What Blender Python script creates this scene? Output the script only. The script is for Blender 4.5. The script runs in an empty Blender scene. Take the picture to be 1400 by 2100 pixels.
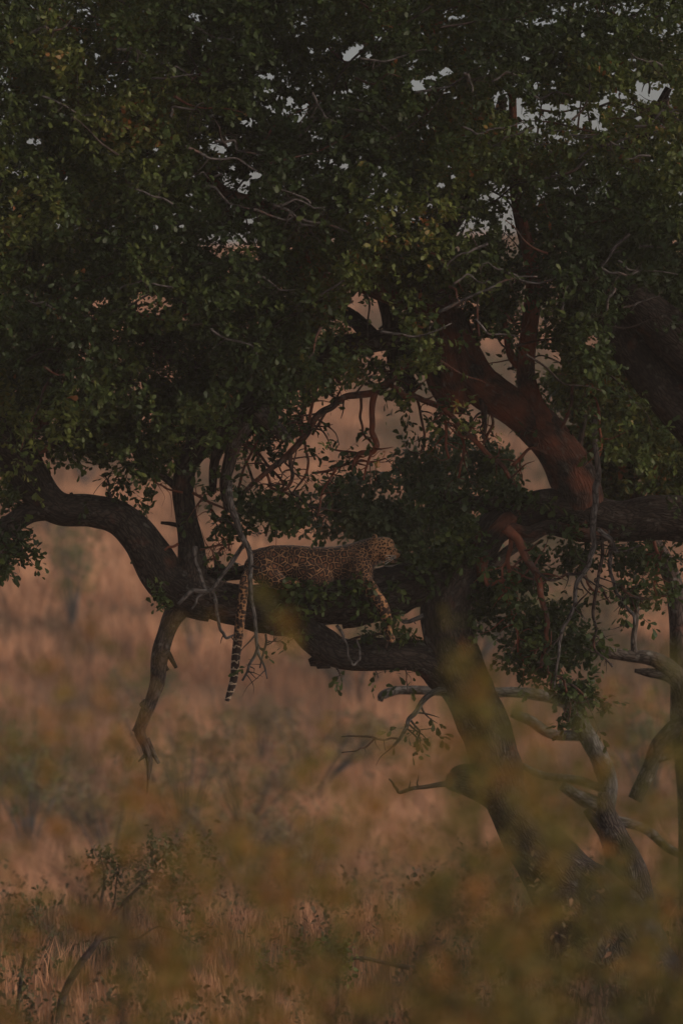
import bpy, math, random
import numpy as np
from mathutils import Vector, noise
rng = np.random.default_rng(7)
random.seed(7)
SC = bpy.context.scene
COL = SC.collection

# ---------------------------------------------------------------- camera, world, sun, exposure
CAMZ, CAMD = 3.8, 40.0
cam_d = bpy.data.cameras.new('camera')
cam = bpy.data.objects.new('camera', cam_d)
COL.objects.link(cam)
cam.location = (0, -CAMD, CAMZ)
cam.rotation_euler = (math.radians(90), 0, 0)
cam_d.sensor_fit = 'VERTICAL'
cam_d.sensor_height = 36.0
cam_d.lens = 36.0 * CAMD / 8.4
cam_d.clip_start = 0.5
cam_d.clip_end = 2000
cam_d.dof.use_dof = True
cam_d.dof.focus_distance = CAMD - 0.15
cam_d.dof.aperture_fstop = cam_d.lens / 1000 / 0.10
SC.camera = cam

SUN_EL, SUN_AZ = math.radians(24), math.radians(112)      # azimuth clockwise from +Y
world = bpy.data.worlds.new('World')
SC.world = world
world.use_nodes = True
wn = world.node_tree
sky = wn.nodes.new('ShaderNodeTexSky')
sky.sky_type = 'NISHITA'
sky.sun_disc = False
sky.sun_elevation = SUN_EL
sky.sun_rotation = SUN_AZ
sky.air_density = 1.0
sky.dust_density = 4.0
sky.ozone_density = 1.0
hs = wn.nodes.new('ShaderNodeHueSaturation')
hs.inputs['Saturation'].default_value = 0.35
wn.links.new(sky.outputs[0], hs.inputs['Color'])
bg = wn.nodes['Background']
wn.links.new(hs.outputs[0], bg.inputs[0])
bg.inputs[1].default_value = 0.10
sun_d = bpy.data.lights.new('sun', 'SUN')
sun_d.energy = 1.2
sun_d.angle = math.radians(11)
sun_d.color = (1.0, 0.66, 0.46)
sun = bpy.data.objects.new('sun', sun_d)
COL.objects.link(sun)
sdir = Vector((math.sin(SUN_AZ) * math.cos(SUN_EL), math.cos(SUN_AZ) * math.cos(SUN_EL), math.sin(SUN_EL)))
sun.rotation_euler = sdir.to_track_quat('Z', 'Y').to_euler()
sun.location = (20, 10, 20)
SC.view_settings.view_transform = 'Standard'
SC.view_settings.look = 'None'
SC.view_settings.exposure = -0.04
SC.view_settings.gamma = 1.0
SC.cycles.max_bounces = 6
SC.cycles.diffuse_bounces = 3
SC.cycles.transmission_bounces = 3
SC.cycles.volume_bounces = 0
SC.cycles.caustics_reflective = False
SC.cycles.caustics_refractive = False

# ---------------------------------------------------------------- helpers
def tag(o, label=None, cat=None, group=None, kind=None):
    if label: o['label'] = label
    if cat: o['category'] = cat
    if group: o['group'] = group
    if kind: o['kind'] = kind
    return o

def empty(name, loc):
    o = bpy.data.objects.new(name, None)
    COL.objects.link(o)
    o.location = loc
    o.empty_display_size = 0.2
    return o

def P(px, py, y=0.0):
    """photo-scale coordinates on the plane at depth y -> world"""
    s = (CAMD + y) / CAMD / 250.0
    return np.array([(px - 700) * s, y, CAMZ + (1050 - py) * s])

class Acc:
    """collects vertices and faces of one mesh"""
    def __init__(self):
        self.v, self.f3, self.f4, self.n, self.a = [], [], [], 0, {}
    def add(self, v, f3=None, f4=None, **attrs):
        v = np.asarray(v, dtype=np.float32).reshape(-1, 3)
        self.v.append(v)
        if f3 is not None and len(f3): self.f3.append(np.asarray(f3, dtype=np.int64) + self.n)
        if f4 is not None and len(f4): self.f4.append(np.asarray(f4, dtype=np.int64) + self.n)
        for k, x in attrs.items():
            self.a.setdefault(k, []).append(np.asarray(x, dtype=np.float32).reshape(len(v), -1))
        self.n += len(v)
    def mesh(self, name, mat=None, smooth=True):
        V = np.concatenate(self.v)
        parts, starts, tot = [], [], 0
        t = np.concatenate(self.f3) if self.f3 else np.zeros((0, 3), dtype=np.int64)
        q = np.concatenate(self.f4) if self.f4 else np.zeros((0, 4), dtype=np.int64)
        loops = np.concatenate([t.ravel(), q.ravel()])
        ls = np.concatenate([np.arange(len(t)) * 3, len(t) * 3 + np.arange(len(q)) * 4])
        me = bpy.data.meshes.new(name)
        me.vertices.add(len(V)); me.vertices.foreach_set('co', V.ravel())
        me.loops.add(len(loops)); me.loops.foreach_set('vertex_index', loops.astype(np.int32))
        me.polygons.add(len(ls)); me.polygons.foreach_set('loop_start', ls.astype(np.int32))
        me.polygons.foreach_set('use_smooth', np.full(len(ls), smooth))
        for k, L in self.a.items():
            A = np.concatenate(L)
            if len(A) != len(V): continue
            if A.shape[1] == 3:
                at = me.attributes.new(k, 'FLOAT_VECTOR', 'POINT'); at.data.foreach_set('vector', A.ravel())
            else:
                at = me.attributes.new(k, 'FLOAT', 'POINT'); at.data.foreach_set('value', A.ravel())
        me.update(calc_edges=True)
        if mat: me.materials.append(mat)
        return me
    def obj(self, name, mat, parent=None, smooth=True, kind=None):
        o = bpy.data.objects.new(name, self.mesh(name, mat, smooth))
        COL.objects.link(o)
        if parent is not None:
            o.parent = parent
            o.matrix_parent_inverse = parent.matrix_basis.inverted()
        if kind: o['kind'] = kind
        return o

def catmull(pts, n_per):
    p = np.asarray(pts, dtype=float)
    p = np.vstack([2 * p[0] - p[1], p, 2 * p[-1] - p[-2]])
    out = []
    for i in range(1, len(p) - 2):
        t = np.linspace(0, 1, n_per, endpoint=False)[:, None]
        a, b, c, d = p[i - 1], p[i], p[i + 1], p[i + 2]
        out.append(0.5 * ((2 * b) + (c - a) * t + (2 * a - 5 * b + 4 * c - d) * t ** 2 + (3 * b - a - 3 * c + d) * t ** 3))
    out.append(p[-2][None])
    return np.vstack(out)

def tube(acc, pts4, sides=12, n_per=6, rough=0.0, red=0.0, seed=0.0, cap=True, rz=1.0):
    """pts4: rows x, y, z, radius"""
    q = catmull(pts4, n_per)
    c, r = q[:, :3], np.maximum(q[:, 3], 0.0015)
    T = np.gradient(c, axis=0)
    T /= np.linalg.norm(T, axis=1)[:, None] + 1e-9
    ref = np.array([0, 1.0, 0])
    U = np.zeros_like(c)
    u = ref - T[0] * (ref @ T[0])
    if np.linalg.norm(u) < 0.1:
        u = np.array([1.0, 0, 0]) - T[0] * T[0][0]
    u /= np.linalg.norm(u)
    for i in range(len(c)):
        u = u - T[i] * (u @ T[i]); u /= np.linalg.norm(u) + 1e-9
        U[i] = u
    W = np.cross(T, U)
    ln = np.concatenate([[0], np.cumsum(np.linalg.norm(np.diff(c, axis=0), axis=1))])
    th = np.linspace(0, 2 * np.pi, sides, endpoint=False)
    R = np.repeat(r[:, None], sides, 1)
    if rough:
        for i in range(len(c)):
            for j in range(sides):
                x, y_ = math.cos(th[j]), math.sin(th[j])
                k = noise.noise(Vector((x * 1.3 + seed, y_ * 1.3, ln[i] * 3.0))) * 0.9
                k += noise.noise(Vector((x * 5 + seed, y_ * 5, ln[i] * 6.0))) * 0.35
                R[i, j] *= 1 + rough * k
    V = c[:, None, :] + R[..., None] * (np.cos(th)[None, :, None] * U[:, None, :] + np.sin(th)[None, :, None] * W[:, None, :])
    bk = np.stack([R * np.cos(th), R * np.sin(th), np.repeat(ln[:, None], sides, 1) + seed * 3], -1)
    V = V.reshape(-1, 3); bk = bk.reshape(-1, 3)
    m = len(c)
    i, j = np.meshgrid(np.arange(m - 1), np.arange(sides), indexing='ij')
    a = i * sides + j; b = i * sides + (j + 1) % sides
    f4 = np.stack([a, b, b + sides, a + sides], -1).reshape(-1, 4)
    f3 = None
    if cap:
        V = np.vstack([V, c[0], c[-1]]); bk = np.vstack([bk, [0, 0, 0], [0, 0, ln[-1]]])
        js = np.arange(sides); jn = (js + 1) % sides
        f3 = np.vstack([np.stack([np.full(sides, m * sides), jn, js], -1),
                        np.stack([np.full(sides, m * sides + 1), (m - 1) * sides + js, (m - 1) * sides + jn], -1)])
    acc.add(V, f3, f4, bk=bk, red=np.full(len(V), red))
    return c, T, r

def PL(rows, y0=0.0):
    """rows (px, py, radius_m[, y]) -> x,y,z,r"""
    out = []
    for w in rows:
        y = w[3] if len(w) > 3 else y0
        p = P(w[0], w[1], y)
        out.append([p[0], p[1], p[2], w[2]])
    return np.array(out)

LEAF = np.array([[0, 0, 0], [.36, .18, .04], [.36, -.18, .04], [.76, .27, -.02], [.76, -.27, -.02], [1.0, 0, -.10]])
LT3 = np.array([[0, 2, 1], [3, 4, 5]]); LT4 = np.array([[1, 2, 4, 3]])

def unit(v):
    return v / (np.linalg.norm(v, axis=-1, keepdims=True) + 1e-9)

def leaves(acc, base, d, nrm, size, tint, wid=1.0):
    n = len(base)
    if n == 0: return
    d = unit(d); s = unit(np.cross(nrm, d)); u = np.cross(d, s)
    L = LEAF[None]
    sz = np.asarray(size).reshape(-1, 1, 1)
    V = base[:, None] + sz * (L[..., 0:1] * d[:, None] + wid * L[..., 1:2] * s[:, None] + L[..., 2:3] * u[:, None])
    off = (np.arange(n) * 6)[:, None, None]
    acc.add(V.reshape(-1, 3), (LT3[None] + off).reshape(-1, 3), (LT4[None] + off).reshape(-1, 4),
            tint=np.repeat(tint, 6), bk=np.zeros((n * 6, 3)))

def spray_arrays(c, axis, k=10, L=0.2, size=0.07, tint=None, spread=0.9, flat=0.35):
    """leaf data for sprays with centres c (n,3) and axes (n,3)"""
    n = len(c)
    axis = unit(axis)
    t = np.tile(np.linspace(0.05, 1.0, k), (n, 1)) + rng.normal(0, .06, (n, k))
    Ls = L * rng.uniform(.7, 1.3, (n, 1))
    base = c[:, None] + axis[:, None] * ((t - .5) * Ls)[..., None] + rng.normal(0, L * .07, (n, k, 3))
    rv = unit(rng.normal(0, 1, (n, k, 3)))
    side = unit(rv - axis[:, None] * (rv * axis[:, None]).sum(-1, keepdims=True))
    d = unit(axis[:, None] * (0.35 + 0.9 * t[..., None]) + side * spread)
    up = unit(np.array([0, 0, 1.0]) + rng.normal(0, .75, (n, k, 3)))
    sz = size * rng.uniform(.55, 1.35, (n, k))
    tn = np.clip((tint if tint is not None else rng.uniform(0, 1, n))[:, None] + rng.normal(0, .09, (n, k)), 0, 1)
    return base.reshape(-1, 3), d.reshape(-1, 3), up.reshape(-1, 3), sz.ravel(), tn.ravel()

def bilin(M, px, py, x0, y0, cell, noisy=35):
    """look up an ascii density map"""
    A = np.array([[int(ch) for ch in row.replace(' ', '')] for row in M], dtype=float)
    px = px + rng.normal(0, noisy, len(px)) * .6
    py = py + rng.normal(0, noisy, len(px)) * .6
    gx = np.clip((px - x0) / cell - .5, 0, A.shape[1] - 1.001); gy = np.clip((py - y0) / cell - .5, 0, A.shape[0] - 1.001)
    i, j = gx.astype(int), gy.astype(int); fx, fy = gx - i, gy - j
    return (A[j, i] * (1 - fx) * (1 - fy) + A[j, i + 1] * fx * (1 - fy) + A[j + 1, i] * (1 - fx) * fy + A[j + 1, i + 1] * fx * fy) / 9.0

# ---------------------------------------------------------------- materials
def newmat(name):
    m = bpy.data.materials.new(name)
    m.use_nodes = True
    nt = m.node_tree
    return m, nt, nt.nodes['Principled BSDF']

def N(nt, t, **kw):
    n = nt.nodes.new(t)
    for k, v in kw.items():
        if k in n.inputs: n.inputs[k].default_value = v
        else: setattr(n, k, v)
    return n

def ramp(nt, src, stops):
    r = nt.nodes.new('ShaderNodeValToRGB')
    e = r.color_ramp.elements
    while len(e) < len(stops): e.new(0.5)
    for x, (p, c) in zip(e, stops):
        x.position = p; x.color = (*c, 1) if len(c) == 3 else c
    nt.links.new(src, r.inputs[0])
    return r

def bark_mat(name, dark, light, redc, bump=0.6, lich=(0.30, 0.29, 0.26)):
    m, nt, b = newmat(name)
    at = N(nt, 'ShaderNodeAttribute', attribute_name='bk')
    mp = N(nt, 'ShaderNodeMapping'); mp.inputs['Scale'].default_value = (1, 1, 0.32)
    nt.links.new(at.outputs['Vector'], mp.inputs[0])
    vo = N(nt, 'ShaderNodeTexVoronoi', feature='DISTANCE_TO_EDGE'); vo.inputs['Scale'].default_value = 34
    wn_ = N(nt, 'ShaderNodeTexNoise'); wn_.inputs['Scale'].default_value = 11; wn_.inputs['Detail'].default_value = 5
    nt.links.new(mp.outputs[0], wn_.inputs['Vector'])
    mix = N(nt, 'ShaderNodeMixRGB', blend_type='LINEAR_LIGHT'); mix.inputs[0].default_value = 0.05
    nt.links.new(mp.outputs[0], mix.inputs[1]); nt.links.new(wn_.outputs['Color'], mix.inputs[2])
    nt.links.new(mix.outputs[0], vo.inputs['Vector'])
    r1 = ramp(nt, wn_.outputs[0], [(0.3, dark), (0.7, light)])
    # grooves
    rg = ramp(nt, vo.outputs['Distance'], [(0.0, (0.22,) * 3), (0.2, (1,) * 3)])
    mg = N(nt, 'ShaderNodeMixRGB', blend_type='MULTIPLY'); mg.inputs[0].default_value = 1
    nt.links.new(r1.outputs[0], mg.inputs[1]); nt.links.new(rg.outputs[0], mg.inputs[2])
    # red peeled patches
    ra = N(nt, 'ShaderNodeAttribute', attribute_name='red')
    n2 = N(nt, 'ShaderNodeTexNoise'); n2.inputs['Scale'].default_value = 5; n2.inputs['Detail'].default_value = 4
    nt.links.new(at.outputs['Vector'], n2.inputs['Vector'])
    ad = N(nt, 'ShaderNodeMath', operation='ADD'); nt.links.new(n2.outputs[0], ad.inputs[0]); nt.links.new(ra.outputs['Fac'], ad.inputs[1])
    rr = ramp(nt, ad.outputs[0], [(0.0, (0,) * 3), (0.5, (0,) * 3)])
    rr.color_ramp.elements[0].position = 0.62; rr.color_ramp.elements[1].position = 0.95
    rr.color_ramp.elements[1].color = (1, 1, 1, 1)
    m2 = N(nt, 'ShaderNodeMixRGB'); nt.links.new(rr.outputs[0], m2.inputs[0]); nt.links.new(mg.outputs[0], m2.inputs[1])
    m2.inputs[2].default_value = (*redc, 1)
    # lichen
    n3 = N(nt, 'ShaderNodeTexNoise'); n3.inputs['Scale'].default_value = 14; n3.inputs['Detail'].default_value = 6
    nt.links.new(at.outputs['Vector'], n3.inputs['Vector'])
    rl = ramp(nt, n3.outputs[0], [(0.60, (0,) * 3), (0.72, (.55,) * 3)])
    m3 = N(nt, 'ShaderNodeMixRGB'); nt.links.new(rl.outputs[0], m3.inputs[0]); nt.links.new(m2.outputs[0], m3.inputs[1])
    m3.inputs[2].default_value = (*lich, 1)
    nt.links.new(m3.outputs[0], b.inputs['Base Color'])
    b.inputs['Roughness'].default_value = 0.85
    b.inputs['Specular IOR Level'].default_value = 0.2
    bp = N(nt, 'ShaderNodeBump'); bp.inputs['Strength'].default_value = bump; bp.inputs['Distance'].default_value = 0.045
    ms = N(nt, 'ShaderNodeMath', operation='MULTIPLY_ADD'); ms.inputs[1].default_value = 0.5
    nt.links.new(vo.outputs['Distance'], ms.inputs[2]); nt.links.new(wn_.outputs[0], ms.inputs[0])
    nt.links.new(ms.outputs[0], bp.inputs['Height']); nt.links.new(bp.outputs[0], b.inputs['Normal'])
    return m

def leaf_mat(name, stops, trans=0.25, rough=0.45):
    m, nt, b = newmat(name)
    at = N(nt, 'ShaderNodeAttribute', attribute_name='tint')
    r = ramp(nt, at.outputs['Fac'], stops)
    nt.links.new(r.outputs[0], b.inputs['Base Color'])
    b.inputs['Roughness'].default_value = rough
    b.inputs['Specular IOR Level'].default_value = 0.22
    tr = N(nt, 'ShaderNodeBsdfTranslucent')
    nt.links.new(r.outputs[0], tr.inputs['Color'])
    mx = N(nt, 'ShaderNodeMixShader'); mx.inputs[0].default_value = trans
    nt.links.new(b.outputs[0], mx.inputs[1]); nt.links.new(tr.outputs[0], mx.inputs[2])
    nt.links.new(mx.outputs[0], nt.nodes['Material Output'].inputs[0])
    return m

BARK = bark_mat('bark', (0.024, 0.019, 0.016), (0.070, 0.051, 0.041), (0.20, 0.065, 0.036), lich=(0.16, 0.15, 0.13))
TWIG = bark_mat('twig_bark', (0.045, 0.034, 0.030), (0.10, 0.072, 0.06), (0.22, 0.07, 0.038), 0.2, lich=(0.2, 0.19, 0.17))
PALE = bark_mat('pale_twig_bark', (0.07, 0.06, 0.054), (0.17, 0.15, 0.14), (0.22, 0.09, 0.05), 0.2, (0.30, 0.30, 0.28))
GREY = bark_mat('weathered_wood', (0.075, 0.067, 0.06), (0.17, 0.158, 0.146), (0.2, 0.12, 0.08), 0.3, (0.28, 0.27, 0.26))
G_STOPS = [(0.0, (0.026, 0.044, 0.014)), (0.4, (0.056, 0.084, 0.021)), (0.8, (0.14, 0.165, 0.038)), (0.93, (0.17, 0.14, 0.035)), (1.0, (0.30, 0.12, 0.04))]
LEAFM = leaf_mat('tree_leaf', G_STOPS, 0.33)
LEAFB = leaf_mat('bluish_leaf', [(0.0, (0.036, 0.062, 0.032)), (0.5, (0.085, 0.125, 0.06)), (1.0, (0.17, 0.22, 0.11))], 0.25)
FORE = leaf_mat('ochre_leaf', [(0.0, (0.06, 0.062, 0.018)), (0.45, (0.14, 0.125, 0.028)), (0.75, (0.24, 0.165, 0.035)), (1.0, (0.36, 0.15, 0.045))], 0.3)
BUSH = leaf_mat('bush_leaf', [(0.0, (0.05, 0.055, 0.024)), (0.6, (0.11, 0.105, 0.04)), (1.0, (0.26, 0.15, 0.07))], 0.25)

# ---------------------------------------------------------------- setting: ground, grass
def hgt(x, y):
    z = np.interp(y, [-60, 2, 8, 18, 34, 52, 62, 100, 160, 205, 218, 420], [0, 0, -.3, -1.3, -2.3, -2.5, -1.6, 3.2, 11.0, 17.2, 17.8, 10])
    far = np.clip((y - 8) / 60, 0, 1)
    z = z + far * (0.5 * np.sin(x * .05 + y * .03) + 0.35 * np.sin(x * .11 - y * .07 + 1)) 
    z = z + 0.05 * np.sin(x * .9 + 1) * np.sin(y * .7)
    return z

gx = np.concatenate([np.linspace(-150, -22, 14), np.linspace(-20, 20, 41), np.linspace(22, 150, 14)])
gy = np.concatenate([np.linspace(-60, -6, 14), np.linspace(-5, 60, 66), np.linspace(62, 225, 83), np.linspace(230, 420, 12)])
X, Y = np.meshgrid(gx, gy)
Z = hgt(X, Y)
a = Acc()
ny, nx = X.shape
i, j = np.meshgrid(np.arange(ny - 1), np.arange(nx - 1), indexing='ij')
q = i * nx + j
a.add(np.stack([X, Y, Z], -1).reshape(-1, 3), None, np.stack([q, q + 1, q + nx + 1, q + nx], -1).reshape(-1, 4))
gm, nt, b = newmat('dry_soil')
tc = N(nt, 'ShaderNodeTexCoord')
n1 = N(nt, 'ShaderNodeTexNoise'); n1.inputs['Scale'].default_value = 0.13; n1.inputs['Detail'].default_value = 8; n1.inputs['Roughness'].default_value = .65
nt.links.new(tc.outputs['Object'], n1.inputs['Vector'])
r = ramp(nt, n1.outputs[0], [(0.3, (0.13, 0.095, 0.06)), (0.5, (0.24, 0.135, 0.08)), (0.7, (0.38, 0.20, 0.11))])
nt.links.new(r.outputs[0], b.inputs['Base Color']); b.inputs['Roughness'].default_value = 1; b.inputs['Specular IOR Level'].default_value = 0.05
ground = a.obj('ground', gm); tag(ground, kind='structure')

def grass(n, y0, y1, hmin, hmax, w, power=1.0, near=None):
    acc = Acc()
    y = y0 + (y1 - y0) * rng.uniform(0, 1, n) ** power
    x = rng.uniform(-1, 1, n) * ((y + 40) * .075 * 1.7 + 3)
    # clumping
    x += .25 * np.sin(y * 9 + x * 3); 
    z = hgt(x, y)
    clump = np.sin(x * .55 + 1.3 * np.sin(y * .21)) * np.sin(y * .33 + x * .2) + .6 * np.sin(x * 1.7 + y * .9)
    h = rng.uniform(hmin, hmax, n) * (1 + .3 * clump)
    h = h * np.interp(y, [-9, 4, 22, 40], [.32, .38, .8, 1])
    ang = rng.uniform(0, np.pi, n); lean = rng.normal(0, .28, (n, 2)) * h[:, None]
    ww = w * (1 + (y + 40) / 120)
    dx, dy = np.cos(ang) * ww, np.sin(ang) * ww
    b0 = np.stack([x - dx, y - dy, z - .03], -1); b1 = np.stack([x + dx, y + dy, z - .03], -1)
    m0 = np.stack([x + lean[:, 0] * .4 - dx * .6, y + lean[:, 1] * .4 - dy * .6, z + h * .6], -1)
    m1 = np.stack([x + lean[:, 0] * .4 + dx * .6, y + lean[:, 1] * .4 + dy * .6, z + h * .6], -1)
    t = np.stack([x + lean[:, 0], y + lean[:, 1], z + h], -1)
    V = np.stack([b0, b1, m1, m0, t], 1).reshape(-1, 3)
    o = np.arange(n)[:, None] * 5
    tint = np.clip(.45 + .2 * clump + .30 * np.sin(x * .31 + y * .05 + 2) * np.cos(y * .045 + x * .08) + .30 * np.sin(x * .9 + y * .13) * np.sin(y * .17 - x * .3) + .16 * np.sin(x * 2.3 - y * .4) * np.sin(y * .6 + x) + rng.normal(0, .10, n) - .28 * (y < 26), 0, 1)
    acc.add(V, np.array([[3, 2, 4]]) + o, np.array([[0, 1, 2, 3]]) + o, tint=np.repeat(tint, 5))
    return acc
GRASS = leaf_mat('dry_grass', [(0.0, (0.11, 0.095, 0.045)), (0.3, (0.24, 0.14, 0.082)), (0.6, (0.50, 0.26, 0.145)), (1.0, (0.68, 0.38, 0.22))], 0.3, 0.8)
tag(grass(120000, -9, 70, .35, .85, .006).obj('grass', GRASS), 'tall dry pinkish grass covering the slope around and behind the tree', 'grass', kind='stuff')
tag(grass(130000, 68, 218, .3, .7, .022)  .obj('grass', GRASS), 'pale dry grass high on the far hillside', 'grass', kind='stuff')

def undergrowth(n):
    y = -9 + 75 * rng.uniform(0, 1, n) ** 1.15
    x = rng.uniform(-1, 1, n) * ((y + 40) * .075 * 1.5 + 2)
    m = np.array([noise.noise(Vector((a_ * .5, b_ * .28, 3.3))) + .5 * noise.noise(Vector((a_ * 1.3, b_ * .8, 7.7))) for a_, b_ in zip(x, y)])
    k = m > .02; x, y, m = x[k], y[k], m[k]
    z = hgt(x, y) + rng.uniform(0, 1, len(x)) * (.15 + 1.5 * m)
    C = np.stack([x, y, z], -1)
    acc = Acc()
    leaves(acc, *spray_arrays(C, rng.normal(0, .5, C.shape) + np.array([0, 0, 1.0]), 7, .2, .06, np.clip(.3 + .5 * m + rng.normal(0, .2, len(C)), 0, 1)))
    return acc
HERB = leaf_mat('herb_leaf', [(0.0, (0.06, 0.055, 0.03)), (0.5, (0.12, 0.095, 0.05)), (0.8, (0.20, 0.12, 0.07)), (1.0, (0.28, 0.15, 0.09))], 0.25, .7)
tag(undergrowth(17000).obj('undergrowth', HERB, smooth=False), 'low brown and olive undergrowth among the grass around the tree foot', 'undergrowth', kind='stuff')

# ---------------------------------------------------------------- the big tree
base = P(1262, 2000); base[2] = 0.0
tree = empty('savanna_tree', (base[0], base[1], 0))
tag(tree, 'big dark spreading tree with leaning trunk and the leopard on its low bough', 'tree')

def limb(name, rows, sides=20, n_per=7, rough=.10, red=0.0, mat=BARK, extra=(), parent=tree, y0=0.0):
    acc = Acc()
    tube(acc, PL(rows, y0), sides, n_per, rough, red, seed=random.random() * 50)
    for e in extra:
        tube(acc, PL(e, y0), max(8, sides - 8), 5, rough, red, seed=random.random() * 50)
    return acc.obj(name, mat, parent)

limb('trunk', [(1285, 2060, .62), (1262, 1990, .48), (1222, 1900, .45), (1175, 1830, .35), (1112, 1755, .25), (1064, 1692, .185), (1038, 1640, .175), (1020, 1580, .195),
               (1000, 1510, .205), (968, 1430, .215), (937, 1360, .205), (916, 1300, .195), (914, 1240, .195), (935, 1180, .19), (975, 1130, .155), (1010, 1085, .14), (1060, 1052, .15)],
     sides=32, n_per=14, rough=.19, extra=[[(1040, 1640, .16), (1000, 1612, .16), (958, 1600, .135), (925, 1600, .09), (914, 1598, .04)], [(1180, 1800, .2), (1130, 1740, .15), (1090, 1670, .10)]])
limb('stem', [(1275, 1930, .34), (1283, 1850, .25), (1285, 1790, .17), (1265, 1730, .12), (1243, 1670, .08), (1236, 1625, .045)], y0=.15,
     extra=[[(1262, 1730, .08), (1225, 1690, .05), (1200, 1660, .03)]])
# bough carrying the leopard
limb('bough', [(935, 1225, .15), (890, 1200, .18), (840, 1203, .185), (770, 1222, .20), (690, 1232, .19), (610, 1240, .20), (545, 1248, .185), (480, 1240, .18), (425, 1225, .165), (375, 1205, .17)],
     sides=26, n_per=9, rough=.30, extra=[[(760, 1250, .08), (735, 1268, .07), (700, 1278, .05)], [(660, 1215, .10), (640, 1205, .08), (615, 1210, .06)], [(800, 1185, .08), (830, 1176, .08), (860, 1182, .07)], [(520, 1262, .09), (560, 1285, .08), (600, 1282, .10)]])
limb('stub', [(985, 1440, .13), (935, 1396, .17), (885, 1357, .155), (845, 1345, .135), (790, 1343, .135), (735, 1345, .13), (690, 1338, .13), (655, 1315, .14), (620, 1285, .13), (590, 1255, .10)], rough=.18,
     extra=[[(680, 1345, .09), (655, 1352, .06), (634, 1359, .03)], [(672, 1355, .07), (648, 1366, .025)]])
limb('branch', [(380, 1195, .10), (430, 1180, .065), (480, 1176, .06), (530, 1172, .06), (580, 1180, .05)], sides=14, rough=.12, y0=.16,
     extra=[[(440, 1175, .02), (443, 1160, .015), (438, 1140, .006)], [(444, 1168, .015), (452, 1150, .008)]])
limb('limb', [(440, 1235, .17), (390, 1218, .19), (345, 1190, .18), (310, 1140, .17), (282, 1098, .16), (243, 1062, .14), (190, 1048, .13), (130, 1044, .135), (88, 1018, .15),
              (55, 970, .17), (25, 925, .19), (-40, 870, .22), (-150, 790, .24), (-330, 690, .25)], sides=26, n_per=8, rough=.11,
     extra=[[(100, 1040, .11), (60, 1052, .09), (15, 1080, .085), (-40, 1110, .08), (-120, 1190, .07)], [(222, 1040, .03), (224, 1018, .02), (220, 1008, .01)], [(150, 1028, .03), (146, 1010, .012)]])
limb('limb', [(385, 1215, .20), (392, 1165, .13), (392, 1115, .105), (382, 1060, .09), (375, 1005, .085), (382, 960, .09), (408, 915, .11), (455, 875, .15), (505, 850, .17), (550, 815, .16), (600, 765, .12), (680, 720, .10), (770, 700, .09), (860, 690, .10)],
     sides=24, n_per=8, rough=.12, extra=[[(362, 1000, .03), (345, 985, .03), (320, 965, .025), (312, 950, .012)], [(368, 1078, .02), (350, 1074, .017), (330, 1072, .012)]])
limb('dead_branch', [(385, 1225, .13), (358, 1262, .095), (338, 1300, .075), (328, 1350, .065), (326, 1395, .062), (312, 1435, .058), (298, 1470, .052), (288, 1500, .045), (299, 1530, .035), (306, 1560, .024), (305, 1590, .013), (302, 1628, .004)],
     sides=16, n_per=10, rough=.42, mat=TWIG,
     extra=[[(333, 1325, .04), (348, 1345, .028), (362, 1370, .014)], [(332, 1355, .03), (345, 1375, .015)], [(298, 1470, .03), (282, 1488, .022), (274, 1500, .014)],
            [(300, 1515, .03), (312, 1540, .02), (326, 1566, .012)], [(298, 1548, .018), (284, 1562, .006)], [(300, 1440, .03), (287, 1447, .012)]])
limb('limb', [(500, 865, .09), (482, 905, .065), (470, 950, .055), (460, 1000, .040), (470, 1050, .028)], sides=12, rough=.2, mat=TWIG, y0=-.2)
limb('limb', [(500, 850, .07), (455, 905, .05), (440, 950, .04), (436, 1010, .03)], sides=12, rough=.15, mat=TWIG, y0=-.1)
limb('broken_branch', [(530, 840, .08), (560, 870, .055), (583, 893, .045), (601, 905, .012)], sides=12, rough=.3, mat=PALE, y0=-.25, extra=[[(575, 885, .03), (594, 886, .02), (602, 882, .01)]])
# right side
limb('limb', [(1200, 1075, .16), (1190, 1020, .185), (1165, 960, .185), (1130, 905, .175), (1085, 860, .165), (1035, 825, .16), (985, 790, .165), (955, 740, .15), (935, 690, .13), (912, 640, .13), (860, 605, .145), (800, 590, .13), (730, 565, .11), (640, 500, .10), (540, 430, .08), (460, 395, .05), (400, 330, .03)],
     sides=28, n_per=9, rough=.13, red=.23, extra=[[(905, 690, .13), (912, 760, .17), (932, 815, .14), (955, 838, .07)]])
limb('limb', [(1110, 880, .13), (1088, 820, .095), (1078, 770, .078), (1080, 710, .073), (1088, 640, .07), (1092, 560, .06), (1060, 420, .05), (1052, 300, .04), (1050, 180, .03)],
     sides=16, n_per=8, rough=.1, red=.32, y0=-.05, extra=[[(1075, 760, .035), (1050, 735, .035), (1040, 700, .03), (1035, 660, .02)]])
limb('limb', [(790, 590, .10), (800, 640, .085), (808, 700, .085), (820, 760, .08), (850, 800, .06)], sides=16, rough=.12, y0=.1)
limb('limb', [(1040, 1060, .10), (1110, 1042, .15), (1180, 1050, .17), (1260, 1068, .17), (1340, 1062, .19), (1420, 1064, .20), (1520, 1050, .24), (1700, 980, .27)],
     sides=28, n_per=9, rough=.09, extra=[[(1100, 1050, .08), (1030, 1036, .07), (960, 1030, .06), (900, 1010, .035)]])
limb('limb', [(1085, 1025, .05, .02), (1060, 1048, .08, -.04), (1030, 1075, .07), (1005, 1105, .06), (990, 1150, .05), (985, 1185, .035)], sides=14, rough=.2, red=.20, y0=-.14, mat=BARK)
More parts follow.
